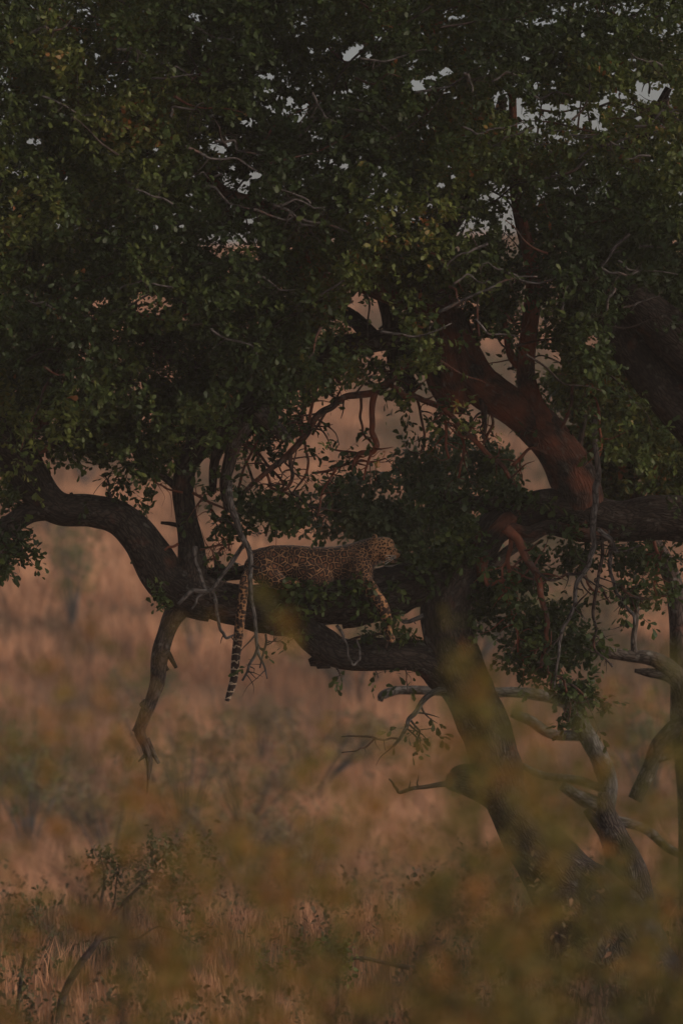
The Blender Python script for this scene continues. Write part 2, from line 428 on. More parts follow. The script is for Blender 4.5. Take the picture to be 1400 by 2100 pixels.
limb('limb', [(1040, 1075, .03), (1080, 1092, .05), (1120, 1082, .06), (1165, 1090, .06), (1210, 1098, .06), (1260, 1085, .05, -.02)], sides=14, rough=.2, red=.18, y0=-.15)
limb('limb', [(1650, 1090, .24), (1520, 960, .22), (1430, 872, .20), (1350, 790, .18), (1285, 700, .16), (1235, 610, .13), (1190, 510, .10), (1180, 400, .07)], sides=20, rough=.1, y0=-.9)
limb('limb', [(1600, 900, .24), (1470, 770, .22), (1385, 695, .20), (1310, 630, .16), (1255, 590, .10), (1225, 540, .05)], sides=20, rough=.1, y0=-1.1)

# thinner branches: each a part; they throw side twigs and leafy sprays
sprays_c, sprays_a, sprays_t = [], [], []
twigs = Acc()
def side_twigs(c, T, r, n, length=.28, leafy=.5, down=.35, red=0.0):
    for _ in range(n):
        i = random.randrange(len(c) // 6, len(c))
        d = np.array([random.gauss(0, 1), random.gauss(0, .7), random.gauss(-down, .8)]); d = d - T[i] * (d @ T[i]) * .6; d /= np.linalg.norm(d)
        L = length * random.uniform(.4, 1.2)
        p = [c[i]]
        for k in range(3):
            d = d + np.array([random.gauss(0, .35), random.gauss(0, .3), random.gauss(-.05, .35)]); d /= np.linalg.norm(d)
            p.append(p[-1] + d * L / 3)
        rr = min(r[i] * .55, .011)
        tube(twigs, np.array([[*q, rr * (1 - .25 * k)] for k, q in enumerate(p)]), 5, 3, 0, red, cap=False)
        if random.random() < leafy:
            sprays_c.append(p[-1]); sprays_a.append(d + np.array([0, 0, -.3])); sprays_t.append(random.uniform(.05, .5))

def branch(rows, y0=0.0, red=0.0, mat=TWIG, n=8, leafy=.45, sides=9, length=.28, name='branch'):
    acc = Acc()
    pl = PL(rows, y0)
    q = pl.copy()
    # add wiggle
    out = [q[0]]
    for k in range(1, len(q)):
        m = (q[k - 1] + q[k]) / 2; L = np.linalg.norm(q[k][:3] - q[k - 1][:3])
        m[:3] += np.array([random.gauss(0, .05), random.gauss(0, .05), random.gauss(0, .05)]) * L
        out += [m, q[k]]
    c, T, r = tube(acc, np.array(out), sides, 4, .12, red, seed=random.random() * 50)
    o = acc.obj(name, mat, tree)
    side_twigs(c, T, r, n, length, leafy, red=red)
    return o

branch([(880, 715, .05), (850, 740, .045), (800, 782, .035), (765, 806, .03), (705, 815, .028), (660, 845, .03), (632, 885, .028), (595, 928, .026), (550, 965, .022), (515, 995, .02), (490, 1030, .014)], -.1, .2, n=22, leafy=.35)
branch([(620, 900, .02), (618, 855, .018), (632, 800, .018), (640, 772, .018), (665, 760, .015), (690, 745, .012)], -.1, .25, n=9, leafy=.2, length=.2)
branch([(632, 872, .014), (640, 830, .013), (650, 790, .012), (662, 765, .012)], -.12, .3, n=5, leafy=.1, length=.15)
branch([(640, 892, .012), (665, 850, .01), (690, 815, .01), (700, 795, .008)], -.05, .25, n=5, leafy=.1, length=.15)
branch([(768, 806, .028), (762, 850, .024), (762, 885, .024), (772, 912, .026), (762, 928, .024), (738, 930, .022), (728, 945, .02), (722, 968, .008)], -.12, .42, n=6, leafy=.15, length=.2)
branch([(762, 930, .012), (752, 955, .01), (745, 985, .008)], -.12, .42, n=2, leafy=.4)
branch([(740, 815, .012), (738, 855, .011), (745, 890, .01), (765, 912, .01)], -.1, .25, n=4, leafy=.2, length=.15)
branch([(800, 790, .02), (830, 812, .026), (870, 822, .026), (905, 835, .026), (940, 870, .024), (985, 915, .022), (1030, 955, .02), (1060, 1000, .018)], -.15, .3, n=14, leafy=.55)
branch([(855, 818, .012), (862, 850, .011), (870, 890, .010), (862, 930, .008)], -.1, .2, n=5, leafy=.6)
branch([(905, 840, .013), (915, 890, .012), (920, 940, .01)], -.15, .4, n=5, leafy=.4)
branch([(980, 790, .04), (992, 850, .025), (990, 900, .015)], -.1, .1, n=5, leafy=.6)
branch([(640, 970, .010), (700, 955, .012), (740, 945, .01), (790, 940, .007)], -.05, .3, n=7, leafy=.4)
branch([(595, 930, .018), (600, 975, .016), (580, 1010, .014), (560, 1060, .01), (545, 1100, .008)], -.1, .2, n=12, leafy=.6)
branch([(545, 965, .014), (555, 1000, .012), (600, 1020, .01)], -.1, .2, n=8, leafy=.6)
branch([(625, 905, .012), (632, 945, .011), (620, 985, .009), (600, 1010, .006)], -.05, .3, n=6, leafy=.3, length=.2)
for rows, rd in [([(470, 1030, .014), (500, 960, .012), (530, 900, .01), (560, 860, .008)], .3), ([(520, 990, .012), (500, 930, .011), (505, 880, .009)], .2), ([(690, 960, .012), (660, 1010, .01), (650, 1060, .008)], .3), ([(600, 1010, .014), (640, 1040, .012), (700, 1050, .01)], .1),
                 ([(480, 900, .014), (530, 930, .012), (580, 990, .01), (575, 1040, .008)], .2), ([(430, 1040, .012), (460, 1080, .01), (470, 1130, .008)], .3), ([(395, 1010, .012), (430, 1030, .01), (470, 1050, .008)], .3), ([(700, 790, .014), (660, 740, .012), (600, 720, .01)], .2),
                 ([(740, 930, .010), (700, 925, .008), (670, 915, .006)], .3), ([(560, 900, .011), (590, 870, .01), (620, 862, .008)], .2), ([(850, 820, .012), (825, 790, .010), (790, 760, .01)], .1), ([(400, 1130, .010), (440, 1120, .009), (480, 1115, .006)], .3), ([(990, 910, .014), (1010, 870, .012), (1000, 830, .01)], .3),
                 ([(930, 870, .012), (950, 930, .011), (940, 980, .01)], .35), ([(410, 1150, .010), (440, 1145, .009), (460, 1120, .006)], .3)]:
    branch(rows, random.uniform(-.2, .05), rd, n=9, leafy=.45, length=.2)
branch([(945, 1395, .03), (900, 1416, .028), (865, 1440, .024), (838, 1475, .02), (828, 1500, .016), (806, 1530, .012)], -.1, 0, PALE, n=6, leafy=.3)
branch([(815, 1515, .010), (790, 1517, .009), (768, 1513, .010), (740, 1510, .008), (700, 1511, .005)], -.1, .1, n=2, leafy=0, length=.12)
branch([(768, 1515, .009), (750, 1532, .008), (730, 1540, .006), (700, 1543, .004)], -.1, .1, n=1, leafy=0, length=.12)
branch([(935, 1606, .03), (870, 1614, .018), (820, 1625, .014), (808, 1612, .010), (797, 1597, .006)], -.05, 0, TWIG, n=2, leafy=0, length=.12)
branch([(840, 1475, .010), (860, 1500, .008), (850, 1530, .006)], -.1, 0, n=6, leafy=1, length=.2)
# left edge branches
branch([(60, 900, .04), (110, 850, .03), (155, 820, .025), (210, 800, .02), (270, 775, .015)], -.2, .1, n=14, leafy=.8)
branch([(75, 930, .03), (120, 905, .02), (160, 880, .015), (195, 860, .01)], -.25, .1, n=10, leafy=.9)
branch([(90, 870, .04), (100, 780, .035), (130, 700, .03), (150, 600, .02)], -.2, .1, n=10, leafy=.8)
branch([(340, 980, .014), (300, 960, .012), (262, 955, .01), (235, 985, .007)], -.1, .1, n=6, leafy=.5)
branch([(230, 1020, .012), (225, 995, .009), (215, 975, .006)], -.1, .0, n=5, leafy=1)
branch([(375, 1010, .01), (345, 1003, .008), (320, 990, .006), (315, 970, .004)], -.1, .35, n=5, leafy=.3)
branch([(366, 1115, .013), (345, 1122, .010), (325, 1135, .008), (300, 1150, .004)], -.1, .45, n=3, leafy=.2)
branch([(20, 1075, .03), (35, 1100, .02), (45, 1130, .012)], -.15, .1, n=8, leafy=1)
branch([(0, 1090, .03), (10, 1140, .02), (5, 1180, .008)], -.15, .1, n=8, leafy=1)
# grey twigs hanging in front of the bough
branch([(470, 985, .03), (475, 1040, .028), (490, 1085, .026), (510, 1125, .024), (513, 1180, .02), (515, 1230, .018), (524, 1285, .016), (530, 1340, .013), (548, 1392, .006)], -.42, .0, PALE, n=8, leafy=.35)
branch([(505, 1110, .018), (478, 1150, .017), (452, 1185, .016), (432, 1212, .016), (395, 1212, .02), (365, 1240, .014)], -.36, .0, PALE, n=5, leafy=.1)
branch([(400, 1120, .02), (408, 1170, .018), (420, 1205, .018), (437, 1215, .017), (444, 1250, .014), (452, 1290, .013), (464, 1308, .012), (480, 1302, .008)], -.34, .0, PALE, n=5, leafy=.1, length=.15)
branch([(432, 1212, .014), (405, 1225, .012), (392, 1250, .008)], -.34, .0, PALE, n=2, leafy=0, length=.12)
branch([(530, 1325, .014), (512, 1362, .012), (497, 1396, .010)], -.42, .0, PALE, n=4, leafy=.1, length=.2)
branch([(545, 1300, .01), (540, 1340, .009), (533, 1370, .006)], -.42, .0, TWIG, n=4, leafy=.8, length=.2)
# twigs by the stub
branch([(690, 1282, .014), (702, 1300, .012), (711, 1322, .010), (713, 1345, .009), (724, 1364, .009), (737, 1352, .009), (737, 1328, .009), (731, 1312, .007)], -.22, .0, PALE, n=1, leafy=0, length=.1)
branch([(868, 1262, .022), (845, 1272, .02), (828, 1275, .018), (820, 1270, .01)], -.1, .0, PALE, n=1, leafy=0, length=.1)
branch([(790, 1330, .010), (805, 1290, .009), (815, 1262, .007)], -.15, .1, n=3, leafy=.4, length=.15)
branch([(700, 1320, .012), (740, 1305, .010), (780, 1300, .009), (830, 1312, .006)], -.1, .1, n=12, leafy=1, length=.16)
branch([(690, 1370, .008), (697, 1385, .006)], -.1, .1, n=2, leafy=1, length=.12)
branch([(770, 1375, .006), (775, 1390, .005)], -.1, .1, n=2, leafy=1, length=.1)
branch([(830, 1370, .006), (833, 1395, .005), (836, 1420, .004)], -.1, .1, n=3, leafy=1, length=.14)
branch([(612, 1290, .010), (612, 1310, .007)], -.15, .1, n=3, leafy=1, length=.14)
# right hanging curtain
branch([(1035, 1082, .045), (1062, 1108, .038), (1078, 1145, .032), (1098, 1175, .028), (1108, 1220, .025), (1122, 1275, .022), (1120, 1320, .018), (1108, 1370, .012)], -.3, .28, n=14, leafy=.6)
branch([(1048, 1100, .02), (1040, 1150, .018), (1050, 1200, .016), (1068, 1190, .014)], -.2, .42, n=6, leafy=.4)
branch([(985, 1170, .018), (1000, 1200, .016), (1035, 1190, .012)], -.2, .42, n=6, leafy=.6)
branch([(1030, 1190, .013), (1045, 1250, .013), (1062, 1310, .011), (1075, 1360, .008)], -.2, .42, n=14, leafy=.85)
branch([(1218, 860, .022), (1222, 930, .024), (1220, 1000, .026), (1216, 1060, .026), (1218, 1120, .024), (1206, 1160, .02), (1182, 1195, .018), (1178, 1240, .017), (1155, 1285, .015), (1145, 1340, .012), (1135, 1410, .009)], -.4, .0, PALE, n=12, leafy=.35)
branch([(1190, 1175, .014), (1160, 1178, .012), (1125, 1190, .010), (1095, 1170, .01)], -.35, .1, n=5, leafy=.2)
branch([(1225, 1085, .02), (1250, 1105, .022), (1262, 1130, .018), (1285, 1128, .01), (1310, 1118, .005)], -.4, .0, PALE, n=8, leafy=.1, length=.22)
branch([(1250, 1120, .018), (1250, 1170, .016), (1262, 1215, .015), (1280, 1240, .014), (1298, 1262, .013), (1300, 1282, .010)], -.35, .0, PALE, n=6, leafy=.25)
branch([(1232, 1100, .016), (1228, 1170, .014), (1218, 1230, .013), (1222, 1290, .012), (1218, 1330, .010), (1240, 1350, .009), (1255, 1368, .008)], -.35, .1, TWIG, n=12, leafy=.25, length=.2)
branch([(1218, 1190, .012), (1240, 1220, .011), (1252, 1238, .006)], -.35, .2, n=3, leafy=0, length=.12)
branch([(1265, 1195, .014), (1300, 1225, .013), (1335, 1228, .01), (1365, 1222, .008)], -.3, .2, n=10, leafy=.9)
branch([(1340, 1110, .014), (1352, 1150, .013), (1340, 1200, .010), (1345, 1245, .007)], -.3, .35, n=10, leafy=.8)
branch([(1200, 1180, .010), (1215, 1210, .009), (1230, 1215, .006)], -.3, .3, n=3, leafy=0, length=.12)
branch([(1110, 1330, .014), (1125, 1380, .012), (1165, 1400, .010), (1200, 1430, .008)], -.3, .2, n=14, leafy=.85)
branch([(1155, 1390, .012), (1168, 1440, .010), (1165, 1480, .007)], -.3, .2, n=9, leafy=.8)
branch([(1150, 880, .014), (1172, 800, .014), (1190, 740, .012), (1180, 690, .01)], -.3, .25, n=8, leafy=.6)
branch([(1225, 940, .012), (1232, 900, .012), (1228, 850, .01), (1205, 790, .008)], -.3, .4, n=6, leafy=.5)
branch([(1050, 955, .015), (1085, 920, .012), (1120, 930, .01)], -.25, .3, n=6, leafy=.5)
# fine pale twigs at the front of the crown
for (x, y, dx, dy) in [(240, 100, 60, 15), (330, 130, 50, 20), (380, 300, 110, 30), (350, 240, 60, -15), (440, 290, 60, 10), (590, 440, 90, 30), (560, 420, 60, 40), (640, 190, 40, 55), (700, 210, 60, 30), (850, 190, 100, -20),
                       (950, 150, 20, 30), (1010, 300, 70, -40), (1080, 190, 70, 5), (1230, 300, 90, -30), (1300, 260, 70, -25), (1290, 480, -60, 70), (1230, 550, 60, 10), (1040, 560, 90, 15), (900, 640, 150, -60),
                       (780, 680, 100, -10), (1000, 500, -70, 25), (1150, 640, 30, -70), (1260, 590, -20, 50), (60, 70, 70, -20), (420, 380, 60, 40), (520, 430, 60, 15), (870, 380, 60, 50), (1370, 200, 25, 50), (1200, 330, -80, 40)]:
    q = [(x, y, .013)]
    for k in range(1, 4):
        q.append((x + dx * k / 2.2 + random.gauss(0, 9), y + dy * k / 2.2 + random.gauss(0, 9), .013 - .0025 * k))
    branch(q, -1.75 + random.uniform(-.2, .15), .1, PALE, n=5, leafy=.2, length=.25)
for _ in range(34):
    x, y = random.uniform(20, 1380), random.uniform(40, 680); a_ = random.uniform(-.6, .6) + random.choice([0, 3.14]); L_ = random.uniform(60, 150)
    branch([(x + L_ * k / 3 * math.cos(a_) + random.gauss(0, 8), y + L_ * k / 3 * math.sin(a_) + random.gauss(0, 8), .010 - .002 * k) for k in range(4)], random.uniform(-2.0, -1.5), .05, PALE, n=4, leafy=.3, length=.25)
# inner boughs of the crown
for rows in [[(640, 500, .10), (700, 420, .08), (760, 330, .06), (820, 260, .04)], [(460, 395, .05), (350, 300, .05), (260, 200, .04)],
             [(860, 605, .12), (900, 500, .09), (960, 400, .07), (1010, 300, .05), (1030, 200, .04)], [(-150, 790, .2), (-50, 600, .15), (60, 430, .1), (160, 300, .07), (240, 200, .04)],
             [(1190, 510, .1), (1270, 400, .07), (1320, 280, .05), (1370, 180, .03)], [(1640, 900, .2), (1550, 600, .15), (1480, 350, .1), (1440, 150, .06)],
             [(770, 700, .08), (700, 640, .06), (560, 640, .05), (420, 600, .03)], [(505, 850, .1), (400, 760, .07), (300, 690, .05), (220, 600, .03)]]:
    limb('limb', [(*w, .3 + .3 * math.sin(w[0])) for w in rows], sides=12, rough=.1)

# foliage volume ------------------------------------------------------------
#      px -300 ...                          ... 1700   (100 px cells), rows from py -400
CROWN = ["33334444444444444333",
         "44555566666666665444",
         "55666777777777776555",
         "55688888888888877655",
         "55689999999999888665",   # 0
         "55699999999999988765",   # 100
         "55699999999998888765",   # 200
         "55699999878887788765",   # 300
         "55699999888888999765",   # 400
         "55699999998767899765",   # 500
         "45699999875765898765",   # 600
         "35566677662422467765",   # 700
         "34544454211110136554",   # 800
         "33410011000000013443",   # 900
         "12200000000000000121",   # 1000
         "11000000000000000011",   # 1100
         "00000000000000000000"]
HOLES = [(1150, 255, 75, 40, .62), (1100, 230, 50, 26, .55), (1340, 188, 38, 20, .95), (1270, 205, 60, 24, .6), (1195, 235, 35, 16, .9), (1050, 470, 20, 55, .95), (960, 465, 45, 22, .85), (610, 235, 22, 16, .8), (480, 385, 34, 20, .8),
         (450, 300, 18, 14, .9), (510, 250, 18, 10, .9), (545, 155, 14, 8, .9), (850, 135, 24, 12, .6), (865, 175, 26, 14, .6), (1100, 45, 40, 10, .85), (615, 45, 16, 26, .6), (755, 645, 42, 48, .97), (790, 690, 30, 50, .9),
         (400, 35, 12, 12, .9), (1190, 20, 80, 15, .7), (1290, 20, 40, 18, .7), (1345, 65, 20, 10, .8), (70, 290, 18, 8, .9), (930, 30, 25, 12, .8), (1030, 205, 20, 22, .9), (460, 500, 50, 25, .7), (310, 625, 40, 20, .8), (210, 620, 20, 12, .8),
         (1000, 730, 50, 35, 1), (1120, 750, 30, 35, 1), (690, 690, 40, 30, .7), (1040, 400, 30, 16, .8), (990, 405, 40, 8, .8), (1210, 700, 16, 12, .95), (725, 850, 90, 50, 1), (880, 790, 60, 25, .9), (1020, 440, 20, 20, .5)]

def scatter(n, x0, x1, y0, y1, d0, d1, M=None, mx0=0, my0=0, holes=(), cl=1.0):
    px = rng.uniform(x0, x1, n); py = rng.uniform(y0, y1, n); dep = rng.uniform(d0, d1, n)
    s = (CAMD + dep) / CAMD / 250.0
    C = np.stack([(px - 700) * s, dep, CAMZ + (1050 - py) * s], -1)
    keep = np.ones(n, bool)
    if M is not None:
        keep &= rng.uniform(0, 1, n) < bilin(M, px, py, mx0, my0, 100) ** 1.3
    nz = np.array([noise.noise(Vector(c * 1.7)) + .5 * noise.noise(Vector(c * 4.0 + 9.1)) for c in C])
    keep &= nz > -.10 * cl
    for (hx, hy, ax, ay, st) in holes:
        e = ((px - hx) / ax) ** 2 + ((py - hy) / ay) ** 2
        keep &= ~((e < 1.25) & (rng.uniform(0, 1, n) < st))
    return C[keep], nz[keep]

fol = Acc()
HOLES = [(hx, hy, ax_, ay_, min(st * .97, .93)) for hx, hy, ax_, ay_, st in HOLES]
for _ in range(70):
    hx = random.uniform(0, 1400) if random.random() < .4 else random.uniform(350, 1400)
    HOLES.append((hx, random.uniform(40, 520), random.uniform(4, 11), random.uniform(4, 7), .93))
HOLES += [(hx + random.gauss(0, 30), hy + random.gauss(0, 16), random.uniform(6, 16), random.uniform(5, 10), .97) for hx, hy in [(1150, 255), (1330, 190), (610, 235), (480, 385), (1190, 240), (855, 150), (1240, 210), (740, 120), (1070, 215)] for _k in range(5)]
def add_sprays(acc, C, axis, tint, k=10, L=.2, size=.07):
    B_, D_, U_, S_, T_ = spray_arrays(C, axis, k, L, size, tint)
    if acc is fol:
        M_ = B_ + D_ * S_[:, None] * .5
        s_ = (CAMD + M_[:, 1]) / CAMD / 250.0
        qx = 700 + M_[:, 0] / s_; qy = 1050 - (M_[:, 2] - CAMZ) / s_
        ok = np.ones(len(B_), bool)
        for (hx, hy, ax_, ay_, st) in HOLES:
            ok &= ~((((qx - hx) / ax_) ** 2 + ((qy - hy) / ay_) ** 2 < 1.2) & (rng.uniform(0, 1, len(B_)) < st))
        B_, D_, U_, S_, T_ = B_[ok], D_[ok], U_[ok], S_[ok], T_[ok]
    leaves(acc, B_, D_, U_, S_, T_)

# crown
C, nz = scatter(112000, -300, 1700, -400, 1100, -2.0, 2.2, CROWN, -300, -400)
def clear_of(C, path, y0, prob=.9, depth=.3):
    pl = catmull(PL(path, y0), 6)
    d = np.min(np.sqrt((C[:, None, 0] - pl[None, :, 0]) ** 2 + (C[:, None, 2] - pl[None, :, 2]) ** 2) - pl[None, :, 3], axis=1)
    return ~((d < .07) & (C[:, 1] < y0 + depth) & (rng.uniform(0, 1, len(C)) < prob))
ok = clear_of(C, [(1190, 1020, .17), (1130, 905, .16), (1035, 825, .15), (985, 790, .15), (950, 730, .13), (925, 660, .11)], 0, .96)
ok &= clear_of(C, [(912, 640, .09), (860, 605, .08), (800, 590, .08)], 0, .7)
ok &= clear_of(C, [(1088, 820, .07), (1080, 710, .06), (1088, 650, .03)], 0, .95)
ok &= clear_of(C, [(1500, 940, .2), (1430, 872, .18), (1350, 790, .16), (1285, 700, .12)], -.9, .92)
ok &= clear_of(C, [(1600, 900, .2), (1470, 770, .2), (1385, 695, .18), (1310, 630, .10)], -1.1, .92)
C, nz = C[ok], nz[ok]
inside = (C[:, 0] > -3.2) & (C[:, 0] < 3.2) & (C[:, 2] < 8.3)
keep = inside | (rng.uniform(0, 1, len(C)) < .5)
C, nz = C[keep], nz[keep]
ax = rng.normal(0, .8, C.shape) + np.array([0, -.35, -.1])
big = np.array([noise.noise(Vector(c * .8 + 40)) for c in C])
add_sprays(fol, C, ax, np.clip(0.30 + .75 * big + .45 * nz + rng.normal(0, .1, len(C)), 0, .88), 12, .18, .054)
# a few turning leaves
idx = rng.choice(len(C), 160, replace=False)
add_sprays(fol, C[idx], ax[idx], rng.uniform(.9, 1, 160), 4, .12, .07)
print('crown sprays', len(C))

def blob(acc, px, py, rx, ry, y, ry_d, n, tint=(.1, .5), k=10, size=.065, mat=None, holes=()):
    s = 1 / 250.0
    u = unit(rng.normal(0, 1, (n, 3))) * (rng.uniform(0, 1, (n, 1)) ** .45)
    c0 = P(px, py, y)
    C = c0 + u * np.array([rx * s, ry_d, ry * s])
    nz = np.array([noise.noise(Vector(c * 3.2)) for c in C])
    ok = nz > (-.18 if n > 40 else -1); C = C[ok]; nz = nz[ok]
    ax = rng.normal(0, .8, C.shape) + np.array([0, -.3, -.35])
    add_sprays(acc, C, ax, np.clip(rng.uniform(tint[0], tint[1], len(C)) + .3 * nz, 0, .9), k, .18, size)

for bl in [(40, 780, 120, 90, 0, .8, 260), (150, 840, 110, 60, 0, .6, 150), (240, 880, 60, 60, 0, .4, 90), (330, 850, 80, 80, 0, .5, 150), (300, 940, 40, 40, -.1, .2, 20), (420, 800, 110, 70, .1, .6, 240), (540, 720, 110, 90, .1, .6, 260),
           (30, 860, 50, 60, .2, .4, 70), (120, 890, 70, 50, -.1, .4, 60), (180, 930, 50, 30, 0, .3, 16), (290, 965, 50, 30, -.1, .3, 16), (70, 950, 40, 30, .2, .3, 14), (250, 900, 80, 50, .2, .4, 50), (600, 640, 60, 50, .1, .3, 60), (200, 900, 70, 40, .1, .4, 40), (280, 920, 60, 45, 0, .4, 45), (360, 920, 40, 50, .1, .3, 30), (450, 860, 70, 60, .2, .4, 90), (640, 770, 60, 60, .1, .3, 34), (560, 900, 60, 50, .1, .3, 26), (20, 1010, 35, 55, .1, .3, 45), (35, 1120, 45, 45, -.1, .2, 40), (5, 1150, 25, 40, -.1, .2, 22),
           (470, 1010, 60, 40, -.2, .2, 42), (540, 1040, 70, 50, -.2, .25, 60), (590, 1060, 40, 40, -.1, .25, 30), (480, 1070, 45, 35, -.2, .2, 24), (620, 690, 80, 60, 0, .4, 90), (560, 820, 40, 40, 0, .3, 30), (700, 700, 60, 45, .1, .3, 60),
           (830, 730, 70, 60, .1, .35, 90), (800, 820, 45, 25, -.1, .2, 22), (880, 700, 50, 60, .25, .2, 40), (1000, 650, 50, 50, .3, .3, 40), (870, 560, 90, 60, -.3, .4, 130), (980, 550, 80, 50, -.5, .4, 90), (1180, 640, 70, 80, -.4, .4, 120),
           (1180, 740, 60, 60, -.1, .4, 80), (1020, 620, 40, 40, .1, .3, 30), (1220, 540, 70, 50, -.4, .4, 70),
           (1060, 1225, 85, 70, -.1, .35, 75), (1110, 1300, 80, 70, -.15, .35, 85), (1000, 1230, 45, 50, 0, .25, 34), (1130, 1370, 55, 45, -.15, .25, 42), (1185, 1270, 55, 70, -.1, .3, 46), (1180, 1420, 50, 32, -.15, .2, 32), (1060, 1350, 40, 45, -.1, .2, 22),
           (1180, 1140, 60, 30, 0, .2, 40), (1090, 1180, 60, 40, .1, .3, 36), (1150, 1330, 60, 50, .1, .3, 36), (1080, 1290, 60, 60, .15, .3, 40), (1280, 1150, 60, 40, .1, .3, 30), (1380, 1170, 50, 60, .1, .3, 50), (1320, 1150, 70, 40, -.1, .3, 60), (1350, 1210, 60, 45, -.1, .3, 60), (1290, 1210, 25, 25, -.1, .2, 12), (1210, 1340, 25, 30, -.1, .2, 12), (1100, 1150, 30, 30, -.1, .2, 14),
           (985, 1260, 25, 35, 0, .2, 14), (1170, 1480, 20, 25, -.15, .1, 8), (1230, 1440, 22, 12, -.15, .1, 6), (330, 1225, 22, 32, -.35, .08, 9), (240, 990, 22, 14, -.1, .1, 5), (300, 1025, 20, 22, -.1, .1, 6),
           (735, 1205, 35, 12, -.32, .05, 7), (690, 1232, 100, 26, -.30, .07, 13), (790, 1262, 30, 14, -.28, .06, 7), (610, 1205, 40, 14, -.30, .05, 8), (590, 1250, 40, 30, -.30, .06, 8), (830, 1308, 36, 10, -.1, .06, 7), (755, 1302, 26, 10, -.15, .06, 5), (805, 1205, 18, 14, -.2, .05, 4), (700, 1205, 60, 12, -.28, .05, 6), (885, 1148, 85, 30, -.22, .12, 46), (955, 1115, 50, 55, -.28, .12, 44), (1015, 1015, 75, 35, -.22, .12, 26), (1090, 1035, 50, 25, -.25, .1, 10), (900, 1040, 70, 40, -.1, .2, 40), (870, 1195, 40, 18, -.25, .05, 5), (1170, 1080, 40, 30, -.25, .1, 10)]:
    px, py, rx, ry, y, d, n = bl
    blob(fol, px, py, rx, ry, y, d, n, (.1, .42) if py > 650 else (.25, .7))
SC_ = np.array(sprays_c); SA_ = np.array(sprays_a); ST_ = np.array(sprays_t)

# single leaves one can pick out against the grass: parts of their own
B, D, U, S, TN = spray_arrays(SC_, SA_, 7, .16, .068, ST_)
cx = 700 + B[:, 0] * 250; cy = 1050 - (B[:, 2] - CAMZ) * 250
openness = (cy > 800) & (cy < 1500) & (cx > 0) & (cx < 1400)
order = np.argsort(~openness + rng.uniform(0, .5, len(B)))
single, rest = order[:298], order[298:]
leaves(fol, B[rest], D[rest], U[rest], S[rest], TN[rest])
variants = []
for t in (.1, .22, .34, .46):
    la = Acc()
    leaves(la, np.zeros((1, 3)), np.array([[1.0, 0, 0]]), np.array([[0, 0, 1.0]]), [1.0], np.array([t]))
    # a little petiole
    tube(la, np.array([[-.18, 0, .02, .018], [0, 0, 0, .015], [.5, 0, .01, .01]]), 3, 2, cap=False)
    la.a = {'tint': [np.full((la.n, 1), t, dtype=np.float32)]}
    variants.append(la.mesh('leaf', LEAFM))
from mathutils import Matrix
for i_ in single:
    o = bpy.data.objects.new('leaf', variants[int(np.clip(TN[i_] * 8, 0, 3))])
    d = Vector(D[i_]).normalized(); s_ = Vector(np.cross(U[i_], D[i_])).normalized(); u_ = d.cross(s_)
    M4 = Matrix(((d.x, s_.x, u_.x, B[i_][0]), (d.y, s_.y, u_.y, B[i_][1]), (d.z, s_.z, u_.z, B[i_][2]), (0, 0, 0, 1))) @ Matrix.Scale(float(S[i_]), 4)
    COL.objects.link(o); o.parent = tree
    o.matrix_parent_inverse = tree.matrix_basis.inverted(); o.matrix_basis = M4
fol.obj('foliage', LEAFM, tree, smooth=False, kind='stuff')

# random fine twigs through the crown
for _ in range(420):
    p = P(random.uniform(-200, 1600), random.uniform(-200, 760), random.uniform(-1.9, 1.6))
    d = np.array([random.gauss(0, 1), random.gauss(0, .6), random.gauss(.1, .6)]); d /= np.linalg.norm(d)
    L = random.uniform(.3, .9); q = [p]
    for k in range(4):
        d = d + np.array([random.gauss(0, .25), random.gauss(0, .25), random.gauss(0, .25)]); d /= np.linalg.norm(d); q.append(q[-1] + d * L / 4)
    tube(twigs, np.array([[*w, .011 * (1 - .18 * k)] for k, w in enumerate(q)]), 5, 3, 0, random.uniform(0, .3), cap=False)
twigs.obj('twigs', TWIG, tree, kind='stuff')

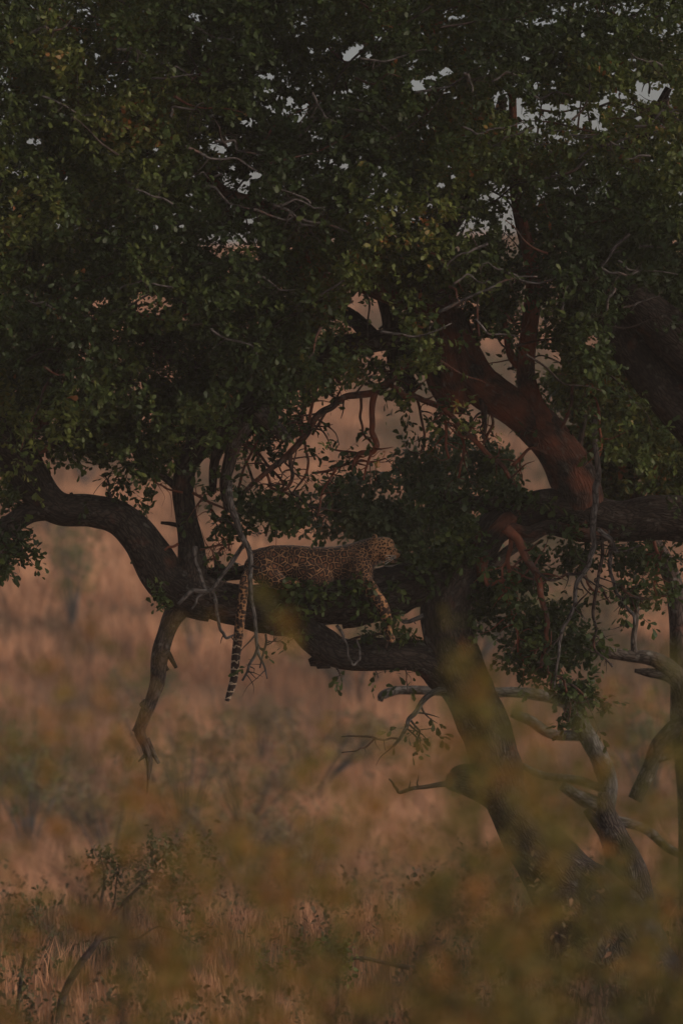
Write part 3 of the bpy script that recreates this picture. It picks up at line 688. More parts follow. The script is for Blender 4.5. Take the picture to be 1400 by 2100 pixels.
# ---------------------------------------------------------------- leopard
def leopard():
    acc = Acc()
    def T4(rows, sides=24, n=8):
        tube(acc, PL(rows), sides, n, 0)
    def ell(px, py, y, rx, ry, rz, rot=0.0):
        c = P(px, py, y)
        th, ph = np.meshgrid(np.linspace(0, 2 * np.pi, 24, endpoint=False), np.linspace(0.05, np.pi - .05, 14))
        v = np.stack([np.sin(ph) * np.cos(th) * rx, np.sin(ph) * np.sin(th) * ry, np.cos(ph) * rz], -1).reshape(-1, 3)
        cr, sr = math.cos(rot), math.sin(rot)
        v = np.stack([v[:, 0] * cr - v[:, 2] * sr, v[:, 1], v[:, 0] * sr + v[:, 2] * cr], -1) + c
        n_, m_ = 14, 24
        i, j = np.meshgrid(np.arange(n_ - 1), np.arange(m_), indexing='ij')
        a_ = i * m_ + j; b_ = i * m_ + (j + 1) % m_
        f4 = np.stack([a_, a_ + m_, b_ + m_, b_], -1).reshape(-1, 4)
        v = np.vstack([v, v[:m_].mean(0), v[-m_:].mean(0)])
        js = np.arange(m_); jn = (js + 1) % m_
        k = n_ * m_
        f3 = np.vstack([np.stack([np.full(m_, k), js, jn], -1), np.stack([np.full(m_, k + 1), (n_ - 1) * m_ + jn, (n_ - 1) * m_ + js], -1)])
        acc.add(v, f3, f4, bk=np.zeros_like(v), red=np.zeros(len(v)))
    # trunk of the body, neck
    T4([(508, 1177, .055, -.06), (522, 1167, .11, -.06), (548, 1158, .145, -.06), (590, 1155, .150, -.06), (640, 1158, .148, -.06), (690, 1156, .142, -.06), (728, 1148, .140, -.07), (752, 1136, .125, -.08), (768, 1127, .105, -.09), (782, 1124, .085, -.10)])
    ell(545, 1158, -.06, .16, .17, .145)                 # pelvis
    ell(640, 1176, -.08, .20, .19, .135)                  # belly
    ell(735, 1158, -.08, .13, .17, .15, -.5)             # chest
    ell(740, 1170, -.17, .095, .085, .145, .25)           # near shoulder
    ell(742, 1170, .04, .07, .07, .12, .25)
    ell(547, 1176, -.17, .13, .08, .105, -.25)           # near thigh
    ell(547, 1176, .06, .13, .08, .105, -.25)
    # head
    ell(785, 1124, -.11, .096, .090, .094, -.15)
    ell(793, 1117, -.11, .065, .070, .060, -.5)          # brow
    ell(804, 1133, -.11, .060, .055, .045, -.35)         # muzzle
    ell(812, 1137, -.11, .034, .040, .032, -.3)
    ell(805, 1150, -.11, .040, .036, .020, -.30)         # chin and jaw
    ell(790, 1142, -.11, .06, .055, .04, -.2)
    ell(786, 1133, -.165, .045, .028, .045)              # near cheek
    ell(797, 1121, -.165, .030, .020, .018, -.3)         # brow ridge over the eye
    for yy in (-.175, -.055):                            # ears
        ell(768, 1101, yy, .023, .014, .028, .35)
    # near forelimb over the bough
    T4([(738, 1165, .08, -.17), (745, 1188, .068, -.22), (758, 1207, .064, -.27), (772, 1226, .058, -.29), (785, 1246, .052, -.29), (792, 1268, .043, -.28), (795, 1290, .032, -.27), (797, 1303, .034, -.28)], 16)
    ell(800, 1309, -.30, .046, .052, .034, -.3)
    for k in range(4):
        ell(803 + 1.0 * k, 1314, -.335 + .022 * k, .014, .012, .017)
    # far forelimb lying forward along the bough
    T4([(740, 1172, .07, .04), (765, 1178, .052, .06), (795, 1170, .042, .05), (820, 1166, .038, .04)], 14)
    ell(826, 1165, .04, .040, .04, .026)
    # hind legs: near one folded with the shank down the side of the bough
    T4([(545, 1180, .09, -.16), (568, 1192, .07, -.22), (590, 1199, .050, -.22), (604, 1196, .036, -.20), (618, 1199, .030, -.19)], 14)
    T4([(545, 1180, .08, .05), (575, 1195, .06, .12), (580, 1215, .045, .2), (570, 1240, .036, .24), (572, 1262, .034, .25)], 14)
    # tail hanging straight down
    T4([(520, 1168, .055, -.08), (508, 1178, .045, -.15), (501, 1195, .040, -.22), (498, 1220, .041, -.265), (495, 1250, .042, -.27), (491, 1285, .041, -.265), (487, 1320, .040, -.25), (483, 1355, .037, -.24), (480, 1390, .033, -.23), (473, 1416, .030, -.23), (465, 1438, .021, -.23)], 14, 7)
    me = acc.mesh('leopard_source')
    o = bpy.data.objects.new('leopard_source', me)
    COL.objects.link(o)
    rm = o.modifiers.new('remesh', 'REMESH'); rm.mode = 'VOXEL'; rm.voxel_size = 0.0075; rm.use_smooth_shade = True
    sm = o.modifiers.new('smooth', 'SMOOTH'); sm.factor = 0.5; sm.iterations = 5
    dg = bpy.context.evaluated_depsgraph_get()
    nm = bpy.data.meshes.new_from_object(o.evaluated_get(dg))
    bpy.data.objects.remove(o)
    n = len(nm.vertices)
    co = np.zeros(n * 3, dtype=np.float32); nm.vertices.foreach_get('co', co); co = co.reshape(-1, 3)
    px = 700 + co[:, 0] * 250 * 40 / (40 + co[:, 1]); py = 1050 - (co[:, 2] - CAMZ) * 250 * 40 / (40 + co[:, 1])
    sst = lambda v, lo, hi: np.clip((v - lo) / (hi - lo), 0, 1)
    small = np.maximum(sst(px, 705, 745) * (1 - 0 * py), 0)              # small spots on shoulders, neck
    face = sst(px - (py - 1120) * .3, 757, 772) * (py < 1160)
    leg = np.clip(sst(py, 1195, 1206), 0, 1)
    tail = ((px < 516) & (py > 1185)).astype(float) * sst(py, 1290, 1330)
    tlen = py / 250.0
    ridge = sst(-(py - 1125), -6, 6) * 0
    pale = np.clip(sst(py, 1150, 1158) * (px > 790) * (py < 1165), 0, 1)      # chin
    for k, v in dict(small=small, face=face, leg=leg, tailz=tail, tlen=tlen, pale=pale).items():
        at = nm.attributes.new(k, 'FLOAT', 'POINT'); at.data.foreach_set('value', v.astype(np.float32))
    nm.polygons.foreach_set('use_smooth', np.ones(len(nm.polygons), bool))
    return nm

def coat():
    m, nt, b = newmat('leopard_fur')
    L = nt.links.new
    tc = N(nt, 'ShaderNodeTexCoord')
    nz = N(nt, 'ShaderNodeTexNoise'); nz.inputs['Scale'].default_value = 22; nz.inputs['Detail'].default_value = 3
    L(tc.outputs['Object'], nz.inputs['Vector'])
    wv = N(nt, 'ShaderNodeMixRGB', blend_type='LINEAR_LIGHT'); wv.inputs[0].default_value = .012
    L(tc.outputs['Object'], wv.inputs[1]); L(nz.outputs['Color'], wv.inputs[2])
    TAN, DRK, BRN = (0.36, 0.185, 0.088), (0.024, 0.013, 0.010), (0.17, 0.070, 0.034)
    def rosette(scale, a, b_, c):
        v = N(nt, 'ShaderNodeTexVoronoi', feature='DISTANCE_TO_EDGE'); v.inputs['Scale'].default_value = scale; v.inputs['Randomness'].default_value = .8
        L(wv.outputs[0], v.inputs['Vector'])
        ad = N(nt, 'ShaderNodeMath', operation='MULTIPLY_ADD'); ad.inputs[1].default_value = .16; 
        L(nz.outputs[0], ad.inputs[0]); L(v.outputs['Distance'], ad.inputs[2])
        return ramp(nt, ad.outputs[0], [(0, TAN), (a + .060, TAN), (a + .095, DRK), (b_ + .07, DRK), (c + .12, BRN)])
    def spots(scale, r):
        v = N(nt, 'ShaderNodeTexVoronoi', feature='F1'); v.inputs['Scale'].default_value = scale; v.inputs['Randomness'].default_value = .7
        L(wv.outputs[0], v.inputs['Vector'])
        return ramp(nt, v.outputs['Distance'], [(0, DRK), (r, DRK), (r + .16, TAN)])
    big = rosette(18, .035, .22, .29)
    mid = rosette(32, .05, .5, .7)
    sp = spots(46, .36); lg = spots(34, .50)
    def A(name):
        return N(nt, 'ShaderNodeAttribute', attribute_name=name).outputs['Fac']
    def mixc(f, a, b_):
        x = N(nt, 'ShaderNodeMixRGB'); L(f, x.inputs[0])
        if isinstance(a, tuple): x.inputs[1].default_value = (*a, 1)
        else: L(a, x.inputs[1])
        if isinstance(b_, tuple): x.inputs[2].default_value = (*b_, 1)
        else: L(b_, x.inputs[2])
        return x.outputs[0]
    c = mixc(A('small'), big.outputs[0], mid.outputs[0])
    c = mixc(A('leg'), c, lg.outputs[0])
    spf = mixc(N(nt, 'ShaderNodeValue').outputs[0], (0.40, 0.27, 0.17), sp.outputs[0]); nt.nodes[-1]
    c = mixc(A('face'), c, sp.outputs[0])
    # tail bands, dark with pale breaks
    cb = N(nt, 'ShaderNodeCombineXYZ')
    L(A('tlen'), cb.inputs[2])
    wt = N(nt, 'ShaderNodeTexNoise'); wt.inputs['Scale'].default_value = 30; wt.inputs['Detail'].default_value = 2
    L(tc.outputs['Object'], wt.inputs['Vector'])
    sn = N(nt, 'ShaderNodeMath', operation='MULTIPLY_ADD'); L(A('tlen'), sn.inputs[0]); sn.inputs[1].default_value = 105
    wm = N(nt, 'ShaderNodeMath', operation='MULTIPLY'); L(wt.outputs[0], wm.inputs[0]); wm.inputs[1].default_value = 7
    L(wm.outputs[0], sn.inputs[2])
    si = N(nt, 'ShaderNodeMath', operation='SINE'); L(sn.outputs[0], si.inputs[0])
    tb = ramp(nt, si.outputs[0], [(0.0, DRK), (.62, DRK), (.86, (0.36, 0.28, 0.20))])
    c = mixc(A('tailz'), c, tb.outputs[0])
    c = mixc(A('pale'), c, (0.50, 0.42, 0.33))
    fur = N(nt, 'ShaderNodeTexNoise'); fur.inputs['Scale'].default_value = 120; fur.inputs['Detail'].default_value = 4
    L(tc.outputs['Object'], fur.inputs['Vector'])
    fr = ramp(nt, fur.outputs[0], [(.3, (.75,) * 3), (.7, (1.15,) * 3)])
    mm = N(nt, 'ShaderNodeMixRGB', blend_type='MULTIPLY'); mm.inputs[0].default_value = 1
    L(c, mm.inputs[1]); L(fr.outputs[0], mm.inputs[2])
    L(mm.outputs[0], b.inputs['Base Color'])
    b.inputs['Roughness'].default_value = .8; b.inputs['Specular IOR Level'].default_value = .15
    b.inputs['Sheen Weight'].default_value = .15
    bp = N(nt, 'ShaderNodeBump'); bp.inputs['Strength'].default_value = .4; bp.inputs['Distance'].default_value = .004
    L(fur.outputs[0], bp.inputs['Height']); L(bp.outputs[0], b.inputs['Normal'])
    return m

FUR = coat()
lroot = empty('leopard', tuple(P(640, 1195, -.06)))
tag(lroot, 'spotted leopard lying along the bough with its long tail hanging down', 'leopard')
lm = leopard(); lm.materials.append(FUR); lm.name = 'body'
lb = bpy.data.objects.new('body', lm); COL.objects.link(lb); lb.parent = lroot; lb.matrix_parent_inverse = lroot.matrix_basis.inverted()
def flat(name, col, rough=.5):
    m, nt, b = newmat(name)
    nn = N(nt, 'ShaderNodeTexNoise'); nn.inputs['Scale'].default_value = 60
    r_ = ramp(nt, nn.outputs[0], [(0.3, tuple(c * .8 for c in col)), (0.7, tuple(c * 1.15 for c in col))])
    nt.links.new(r_.outputs[0], b.inputs['Base Color']); b.inputs['Roughness'].default_value = rough
    return m
DARKM = flat('dark_skin', (0.02, 0.014, 0.012), .35)
IRIS = flat('amber_iris', (0.30, 0.20, 0.06), .15)
def pill(name, px, py, y, rx, ry, rz, rot, mat, parent=lroot):
    acc = Acc()
    c = P(px, py, y)
    th, ph = np.meshgrid(np.linspace(0, 2 * np.pi, 14, endpoint=False), np.linspace(0, np.pi, 9))
    v = np.stack([np.sin(ph) * np.cos(th) * rx, np.sin(ph) * np.sin(th) * ry, np.cos(ph) * rz], -1).reshape(-1, 3)
    cr, sr = math.cos(rot), math.sin(rot)
    v = np.stack([v[:, 0] * cr - v[:, 2] * sr, v[:, 1], v[:, 0] * sr + v[:, 2] * cr], -1) + c
    i, j = np.meshgrid(np.arange(8), np.arange(14), indexing='ij')
    a_ = i * 14 + j; b_ = i * 14 + (j + 1) % 14
    acc.add(v, None, np.stack([a_, a_ + 14, b_ + 14, b_], -1).reshape(-1, 4))
    return acc.obj(name, mat, parent)
for yy in (-.186, -.034):
    e = pill('eye', 799, 1125.5, yy, .018, .010, .010, -.45, DARKM)
    pill('iris', 799.5, 1125.5, yy + (-.006 if yy < -.1 else .006), .008, .006, .0045, -.45, IRIS, e)
pill('nose', 820, 1133, -.11, .011, .022, .012, -.6, DARKM)
pill('mouth', 805, 1146, -.135, .040, .024, .0075, -.36, DARKM)
WH = flat('whisker', (0.6, 0.58, 0.52))
for sg in (-1, 1):
    for k in range(4):
        acc = Acc()
        p0 = P(812, 1139 + 1.5 * k, -.11 + sg * .035)
        q = [np.array([*p0, .0012]), np.array([p0[0] - .03, p0[1] + sg * .05, p0[2] - .005 * k, .001]), np.array([p0[0] - .09, p0[1] + sg * .09, p0[2] - .018 * k, .0006])]
        tube(acc, np.array(q), 3, 3, cap=False); acc.obj('whisker', WH, lroot)

# ---------------------------------------------------------------- trees behind
def tree_thing(name, label, basept, rows_list, fol_list, mat=TWIG, leaf=LEAFM, group=None, cat='tree', tint=(.1, .6), size=.07, trunk_first=True):
    rt = empty(name, tuple(basept)); tag(rt, label, cat, group)
    for k, (rows, y0) in enumerate(rows_list):
        acc = Acc(); tube(acc, PL(rows, y0), 14, 6, .14, 0, seed=random.random() * 50)
        acc.obj('trunk' if k == 0 else 'branch', mat, rt)
    if fol_list:
        acc = Acc()
        for f in fol_list: blob(acc, *f, tint=tint, size=size)
        acc.obj('foliage', leaf, rt, smooth=False, kind='stuff')
    return rt

def gz(px, y):
    x = (px - 700) * (CAMD + y) / CAMD / 250.0
    return np.array([x, y, float(hgt(np.array([x]), np.array([float(y)]))[0])])
def gpy(px, y):
    g = gz(px, y)
    return 1050 - (g[2] - CAMZ) * 250 * CAMD / (CAMD + y)

# leafy tree close behind the leopard's head
y = 1.6; py = gpy(1200, y)
tree_thing('leafy_tree', 'small bushy green tree growing right behind the leopard and trunk', gz(1200, y),
    [([(1200, py + 10, .11), (1110, 1720, .09), (1040, 1600, .08), (1005, 1500, .08), (965, 1390, .07), (955, 1280, .07), (960, 1150, .05), (880, 1050, .03)], y), ([(955, 1280, .05), (1020, 1150, .05), (1150, 1050, .04), (1200, 850, .02)], y), ([(960, 1120, .03), (830, 1110, .025), (740, 1060, .015)], y)],
    [(760, 1025, 110, 58, y - .3, .4, 260), (695, 1050, 80, 60, y - .3, .35, 190), (840, 960, 50, 40, y, .3, 50), (830, 1090, 120, 75, y, .5, 460), (900, 1000, 90, 60, y, .5, 260), (940, 930, 80, 60, y, .4, 180), (960, 1120, 60, 80, y, .4, 200), (880, 1160, 90, 30, y - .2, .4, 150),
     (1010, 960, 60, 60, y, .4, 120), (1040, 1010, 50, 40, y, .3, 80)], leaf=LEAFB, tint=(.35, .95), size=.06)
y = 3.2; py = gpy(1430, y)
tree_thing('leafy_tree', 'green tree behind the right limbs, partly hidden by the dark boughs', gz(1430, y),
    [([(1430, py + 10, .16), (1415, 1620, .12), (1396, 1480, .10), (1392, 1300, .09), (1375, 1180, .08), (1310, 1050, .07), (1270, 850, .05), (1290, 700, .03)], y), ([(1310, 1080, .06), (1400, 950, .05), (1440, 850, .03)], y)],
    [(1240, 900, 80, 90, y, .6, 330), (1320, 940, 110, 70, y, .6, 420), (1380, 850, 80, 100, y, .6, 360), (1300, 800, 90, 70, y, .6, 300), (1190, 800, 50, 60, y, .5, 120), (1130, 800, 35, 40, y, .3, 60), (1360, 730, 60, 60, y, .5, 160), (1450, 950, 90, 120, y, .7, 260),
     (1250, 1000, 60, 40, y, .4, 120), (1370, 1000, 70, 25, y, .4, 110)], leaf=LEAFM, tint=(.25, .85), size=.075)

# weathered dead tree lying behind
y = 5.0; g = gz(1260, y); pb = gpy(1260, y)
dt = empty('dead_tree', tuple(g)); tag(dt, 'weathered grey dead tree with bare crooked limbs behind the leaning trunk', 'dead tree')
for k, rows in enumerate([
    [(1300, pb + 20, .16), (1262, 1760, .13), (1240, 1680, .11), (1245, 1600, .10), (1215, 1530, .105), (1185, 1480, .10), (1165, 1440, .08), (1150, 1400, .05)],
    [(1200, 1510, .06), (1130, 1505, .055), (1085, 1478, .06), (1048, 1462, .045)],
    [(1180, 1450, .06), (1120, 1428, .06), (1050, 1420, .058), (960, 1420, .055), (880, 1416, .05), (820, 1415, .048), (785, 1425, .055), (779, 1438, .03)],
    [(1245, 1620, .05), (1180, 1600, .045), (1110, 1590, .04), (1070, 1570, .03)],
    [(1250, 1660, .08), (1200, 1640, .08), (1150, 1610, .05)],
    [(1250, 1680, .06), (1320, 1700, .055), (1370, 1740, .05), (1420, 1760, .04)]]):
    acc = Acc(); tube(acc, PL([(a_, b_, c_ * .85) for a_, b_, c_ in rows], y), 14, 7, .3, 0, seed=random.random() * 50); acc.obj('trunk' if k == 0 else 'branch', GREY, dt)
y = 2.6; g = gz(1440, y); pb = gpy(1440, y)
dt = empty('dead_tree', tuple(g)); tag(dt, 'bare brown tree arching in from the right edge below the boughs', 'dead tree')
MID = bark_mat('brown_dead_wood', (0.06, 0.048, 0.038), (0.14, 0.115, 0.095), (0.16, 0.09, 0.06), 0.3)
for k, rows in enumerate([
    [(1450, pb + 20, .16), (1440, 1700, .14), (1425, 1550, .13), (1412, 1450, .12), (1390, 1390, .10), (1345, 1355, .08), (1290, 1345, .065), (1240, 1335, .06), (1215, 1320, .03)],
    [(1400, 1420, .07), (1370, 1390, .06), (1330, 1380, .045), (1300, 1375, .02)],
    [(1300, 1350, .04), (1298, 1310, .03), (1303, 1270, .028), (1306, 1220, .02), (1300, 1180, .01)],
    [(1425, 1470, .09), (1380, 1495, .085), (1350, 1530, .085), (1330, 1580, .08), (1300, 1640, .07)],
    [(1340, 1560, .05), (1380, 1545, .04), (1430, 1530, .03)]]):
    acc = Acc(); tube(acc, PL([(a_, b_, c_ * .85) for a_, b_, c_ in rows], y), 14, 7, .3, 0, seed=random.random() * 50); acc.obj('trunk' if k == 0 else 'branch', MID, dt)

# slim young tree, lower left
y = -4.0; pb = gpy(110, y)
tree_thing('young_tree', 'slim young tree with sparse small leaves at lower left', gz(110, y),
    [([(100, 2140, .035), (118, 2080, .032), (140, 2020, .028), (170, 1970, .026), (200, 1930, .022), (222, 1890, .018), (255, 1850, .014), (295, 1810, .01), (330, 1780, .006)], y),
     ([(195, 1935, .014), (205, 1900, .013), (208, 1850, .011), (215, 1800, .009), (205, 1750, .005)], y), ([(198, 1930, .012), (235, 1922, .009), (280, 1925, .007), (330, 1900, .006), (400, 1935, .005)], y),
     ([(208, 1900, .008), (232, 1860, .006), (240, 1800, .005)], y)],
    [(215, 1760, 45, 40, y, .25, 26), (250, 1800, 60, 50, y, .3, 26), (320, 1790, 60, 45, y, .3, 30), (360, 1740, 60, 30, y, .3, 20), (370, 1830, 40, 45, y, .25, 22), (400, 1920, 45, 30, y, .25, 16), (290, 1745, 60, 25, y, .3, 14), (430, 1750, 25, 40, y, .2, 8)],
    leaf=BUSH, tint=(.0, .55), size=.042)
y = -4.5; pb = gpy(30, y)
tree_thing('sapling', 'thin leafy sapling at the bottom left corner', gz(30, y),
    [([(30, 2125, .02), (40, 2040, .016), (50, 1960, .012), (60, 1880, .006)], y)], [(60, 1880, 40, 45, y, .2, 16), (40, 1980, 60, 60, y, .3, 22), (70, 2060, 60, 40, y, .3, 20)], leaf=BUSH, tint=(.0, .5), size=.042)
y = -3.5; pb = gpy(690, y)
tree_thing('green_shrub', 'bright green leafy shoots at the bottom centre', gz(690, y),
    [([(690, 2120, .02), (692, 2010, .015), (690, 1960, .01), (680, 1920, .005)], y), ([(690, 1990, .01), (730, 1965, .012), (790, 1975, .015), (840, 1985, .02)], y)], [(680, 1945, 38, 35, y, .15, 30), (620, 1965, 25, 35, y, .15, 10), (540, 1975, 14, 40, y, .1, 6), (700, 1990, 50, 30, y, .2, 14)], leaf=LEAFM, tint=(.3, .75), size=.05)
# shrubs scattered over the hillside --------------------------------------------------
def shrub_meshes(k):
    H = 1.6; r = random.Random(k)
    st = Acc(); fo = Acc(); cs, ax = [], []
    for s in range(9):
        ang = r.uniform(0, 6.28); out = r.uniform(.15, .9)
        p = [np.array([0, 0, 0]), np.array([math.cos(ang) * out * .4, math.sin(ang) * out * .4, H * .4]), np.array([math.cos(ang) * out, math.sin(ang) * out, H * r.uniform(.7, 1.0)])]
        tube(st, np.array([[*p[0], .03], [*p[1], .02], [*p[2], .008]]), 5, 4, cap=False)
        for q in range(16):
            t = r.uniform(.35, 1.05); base_ = p[1] * (1 - t) + p[2] * t
            cs.append(base_ + np.array([r.gauss(0, .2), r.gauss(0, .2), r.gauss(0, .16)])); ax.append([r.gauss(0, 1), r.gauss(0, 1), r.gauss(.2, 1)])
    cs = np.array(cs); ax = np.array(ax)
    leaves(fo, *spray_arrays(cs, ax, 9, .22, .075, rng.uniform(.1, .9, len(cs))))
    return st.mesh('stems', GREY), fo.mesh('foliage', HILL, False), fo.mesh('foliage', HILLG, False)
HILL = leaf_mat('hill_shrub_leaf', [(0.0, (0.15, 0.125, 0.06)), (0.6, (0.25, 0.18, 0.09)), (1.0, (0.32, 0.20, 0.10))], 0.3)
HILLG = leaf_mat('hill_green_leaf', [(0.0, (0.08, 0.10, 0.035)), (0.6, (0.14, 0.15, 0.055)), (1.0, (0.24, 0.22, 0.08))], 0.3)
SM = [shrub_meshes(k) for k in range(4)]
def shrub(px, y, sc, v, green, label, wide=1.0, group='shrubs scattered over the dry hillside'):
    g = gz(px, y)
    rt = empty('hillside_shrub', tuple(g)); rt.scale = (sc * wide, sc * wide, sc); rt.rotation_euler[2] = random.uniform(0, 6)
    tag(rt, label, 'shrub', group)
    for nm, me in (('stems', SM[v][0]), ('foliage', SM[v][2 if green else 1])):
        o = bpy.data.objects.new(nm, me); COL.objects.link(o); o.parent = rt
hand = [(640, 55, 1.1, 1, 1.7, 'wide olive shrub on the slope left of the leaning trunk'), (730, 66, 1.1, 0, 1.5, 'olive shrub on the slope behind the wide one'),
        (150, 75, 1.7, 1, .6, 'tall yellow green shrub under the left arching limb'), (110, 95, .9, 1, 1.2, 'greenish low shrub at far left below the limb'), (400, 70, 1.3, 1, .6, 'narrow grey green shrub beside the hanging dead branch'),
        (960, 70, 1.5, 1, 1.4, 'yellow green shrub just right of the trunk bend'), (380, 48, 1.5, 0, 1.0, 'brown thin shrub below the hanging tail'), (60, 44, 1.3, 1, 1.0, 'dull green shrub low at the left edge'), (230, 40, 1.1, 0, 1.1, 'dark bare shrub above the young tree'),
        (500, 36, 1.0, 1, 1.2, 'small green shrub low in the centre of the slope'), (620, 30, .9, 0, .8, 'small dry shrub low beside the bottom centre'), (1330, 55, 1.4, 1, 1.0, 'hazy shrub under the thick right limb')]
for (px, y, sc, gr, wd, lab) in hand:
    shrub(px, y, sc, random.randrange(4), gr and random.random() < .4, lab, wd)
taken = {}
def where(px, py):
    cols = [(60, 'at the left edge'), (220, 'under the left arching limb'), (340, 'behind the hanging dead branch'), (520, 'behind the hanging tail'), (700, 'below the leopard'), (860, 'below the broken stub'),
            (1000, 'beside the leaning trunk'), (1150, 'just right of the trunk'), (1300, 'behind the grey dead tree'), (9999, 'near the right edge')]
    return next(t for m_, t in cols if px < m_)
k = 0
while k < 26:
    y = random.uniform(30, 205) if random.random() < .6 else random.uniform(30, 80)
    px = random.uniform(-200, 1600)
    sc = random.uniform(.5, 1.25); green = random.random() < .3
    py = gpy(px, y)
    look = ('leafy green' if green else 'dry olive brown')
    size = 'tiny' if sc < .65 else 'small' if sc < .85 else 'middling' if sc < 1.05 else 'large'
    row = 'high on the slope' if py < 900 else 'halfway up the slope' if py < 1250 else 'low on the slope' if py < 1550 else 'at the foot of the slope'
    lab = f'{size} {look} shrub {row} {where(px, py)}'
    if lab in taken or px < -60 and taken.get('out', 0) > 3: continue
    taken[lab] = 1
    if px < -60: taken['out'] = taken.get('out', 0) + 1
    shrub(px, y, sc, random.randrange(4), green, lab, random.uniform(.8, 1.5)); k += 1

# ---------------------------------------------------------------- foreground shrubs, far out of focus
#   100 px cells, px 0..1400, rows from py 1100
VEIL = ["00000000000000",
        "00000000000000",   # 1200
        "02210000010001",   # 1300
        "22200000022013",   # 1400
        "23322123343335",   # 1500
        "22332224434446",   # 1600
        "23333445444456",   # 1700
        "23334556544466",   # 1800
        "34444556677788",   # 1900
        "55555667788888",   # 2000
        "66666677888999"]   # 2100
def fore(px0, px1, y, n, base_px, label, tintb, density=1.0):
    s = (CAMD + y) / CAMD / 250.0
    x = (base_px - 700) * s
    rt = empty('foreground_shrub', (x, y, 0)); tag(rt, label, 'shrub', 'out of focus shrubs close to the camera')
    acc = Acc(); st = Acc()
    px = rng.uniform(px0, px1, n); py = rng.uniform(1150, 2350, n)
    d = bilin(VEIL, px, py, 0, 1100, 100, 25)
    nz = np.array([noise.noise(Vector((a_ / 75, b_ / 58, y))) + .6 * noise.noise(Vector((a_ / 38, b_ / 30, y + 5))) for a_, b_ in zip(px, py)])
    k = (rng.uniform(0, 1, n) < np.minimum((d * 1.3) ** 1.1, 1)) & (nz > .04)
    px, py, nz = px[k], py[k], nz[k]
    dep = y + rng.uniform(-.8, .8, len(px))
    ss = (CAMD + dep) / CAMD / 250.0
    C = np.stack([(px - 700) * ss, dep, CAMZ + (1050 - py) * ss], -1)
    t = np.clip(tintb + .7 * nz + rng.normal(0, .12, len(C)), 0, 1)
    leaves(acc, *spray_arrays(C, rng.normal(0, 1, C.shape) + np.array([0, 0, .4]), 5, .07, .034, t))
    acc.obj('foliage', FORE, rt, smooth=False, kind='stuff')
    idx = rng.choice(len(C), min(14, len(C)), replace=False)
    top = np.array([x, y, CAMZ - 1.6])
    tube(st, np.array([[x, y, -.05, .03], [x * .98, y, 1.0, .024], [*top, .018]]), 8, 5)
    st.obj('stem', TWIG, rt)
    for i_ in idx:
        br = Acc(); m = (top + C[i_]) / 2 + np.array([0, 0, .08])
        tube(br, np.array([[*top, .008], [*m, .005], [*C[i_], .0015]]), 5, 5, cap=False); br.obj('branch', TWIG, rt)
fore(-100, 700, -22, 9500, 250, 'blurred brownish shrub low in front at the left', .55)
fore(250, 1150, -26, 4200, 700, 'blurred brown and olive shrub low in front at the centre', .50)
fore(600, 1500, -21, 4800, 1050, 'blurred ochre and olive shrub in front of the trunk foot', .50)
fore(850, 1600, -25, 5600, 1350, 'blurred dark olive shrub filling the lower right corner', .22)
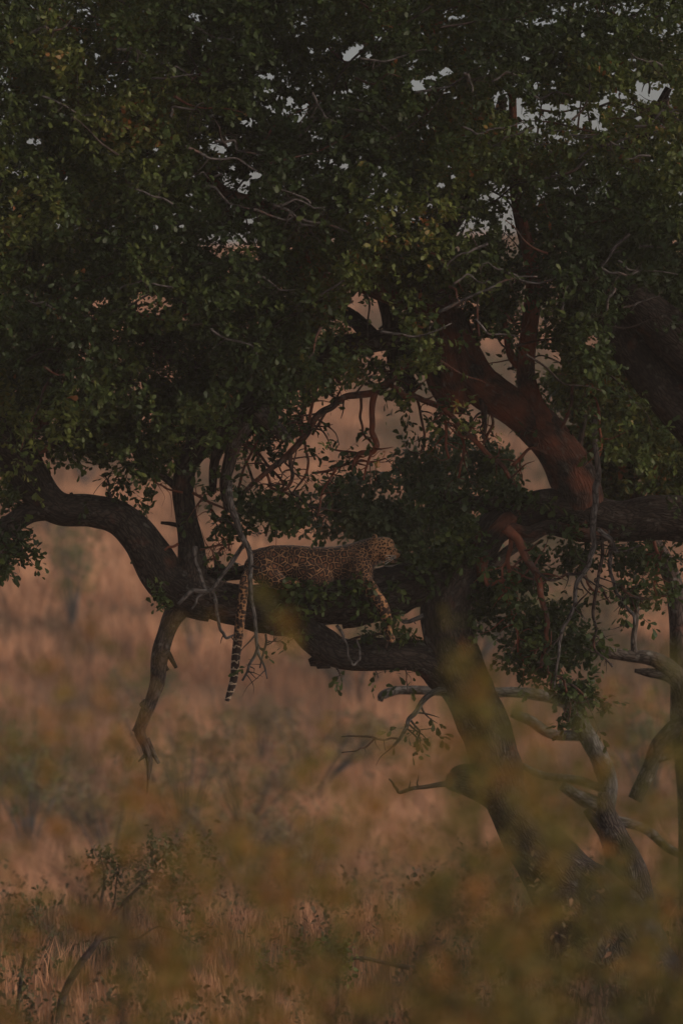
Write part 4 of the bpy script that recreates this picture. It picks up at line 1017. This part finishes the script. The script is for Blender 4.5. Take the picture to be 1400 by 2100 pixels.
def wisp(px, y, pts, label):
    """a tall thin shoot with a few leaves"""
    s = (CAMD + y) / CAMD / 250.0; x = (px - 700) * s
    rt = empty('foreground_shoot', (x, y, 0)); tag(rt, label, 'shoot', 'out of focus shrubs close to the camera')
    top = P(pts[0][0], pts[0][1], y)
    st = Acc(); tube(st, np.array([[x, y, -.05, .008], [(x + top[0]) / 2, y, 1.8, .005], [*top, .0012]]), 6, 6); st.obj('stem', TWIG, rt)
    acc = Acc()
    for (a_, b_, n, t) in pts:
        C = P(a_, b_, y) + rng.normal(0, .016, (n, 3))
        leaves(acc, C, rng.normal(0, 1, (n, 3)), rng.normal(0, 1, (n, 3)) + np.array([0, -1.5, 0]), rng.uniform(.034, .052, n), np.full(n, t), 1.3)
    acc.obj('foliage', FORE, rt, smooth=False)
wisp(600, -26, [(540, 1205, 3, .55), (580, 1275, 7, .85), (585, 1310, 5, .75), (560, 1240, 3, .4), (530, 1330, 2, .4), (545, 1300, 3, .35)], 'blurred orange leaf cluster hanging in front of the leopard bough')
wisp(960, -26, [(935, 1370, 6, .6), (960, 1420, 7, .85), (985, 1460, 6, .6), (940, 1450, 6, .75), (1010, 1400, 7, .5), (1020, 1480, 4, .5), (975, 1520, 6, .6)], 'blurred yellow green leaf cluster in front of the trunk below the fork')
wisp(200, -26, [(200, 1290, 2, .9), (205, 1420, 4, .95), (190, 1480, 4, .85), (150, 1200, 2, .5), (30, 1500, 4, .2), (150, 1540, 3, .5)], 'blurred reddish brown leaf cluster in front of the left grass')
wisp(1150, -26, [(1250, 1420, 5, .9), (1270, 1500, 7, .9), (1230, 1560, 5, .8), (1390, 1330, 6, .25), (1395, 1420, 5, .3), (1150, 1560, 4, .5)], 'blurred orange brown leaf cluster in front of the right grass')

# ---------------------------------------------------------------- haze
a = Acc()
x0, x1, y0_, y1_, z0, z1 = -156, 156, -66, 426, -1.6, 26
v = [(x0, y0_, z0), (x1, y0_, z0), (x1, y1_, z0), (x0, y1_, z0), (x0, y0_, z1), (x1, y0_, z1), (x1, y1_, z1), (x0, y1_, z1)]
a.add(v, None, [[0, 3, 2, 1], [4, 5, 6, 7], [0, 1, 5, 4], [1, 2, 6, 5], [2, 3, 7, 6], [3, 0, 4, 7]])
hm = bpy.data.materials.new('haze'); hm.use_nodes = True
nt = hm.node_tree; nt.nodes.remove(nt.nodes['Principled BSDF'])
pv = nt.nodes.new('ShaderNodeVolumePrincipled')
pv.inputs['Color'].default_value = (0.94, 0.83, 0.74, 1); pv.inputs['Density'].default_value = 0.00075  # even scatter added to lift the blacks, besides mild distance haze
nt.links.new(pv.outputs[0], nt.nodes['Material Output'].inputs['Volume'])
hz = a.obj('haze', hm, smooth=False); tag(hz, 'faint pale haze in the evening air, added to lift the blacks', 'haze', kind='stuff')
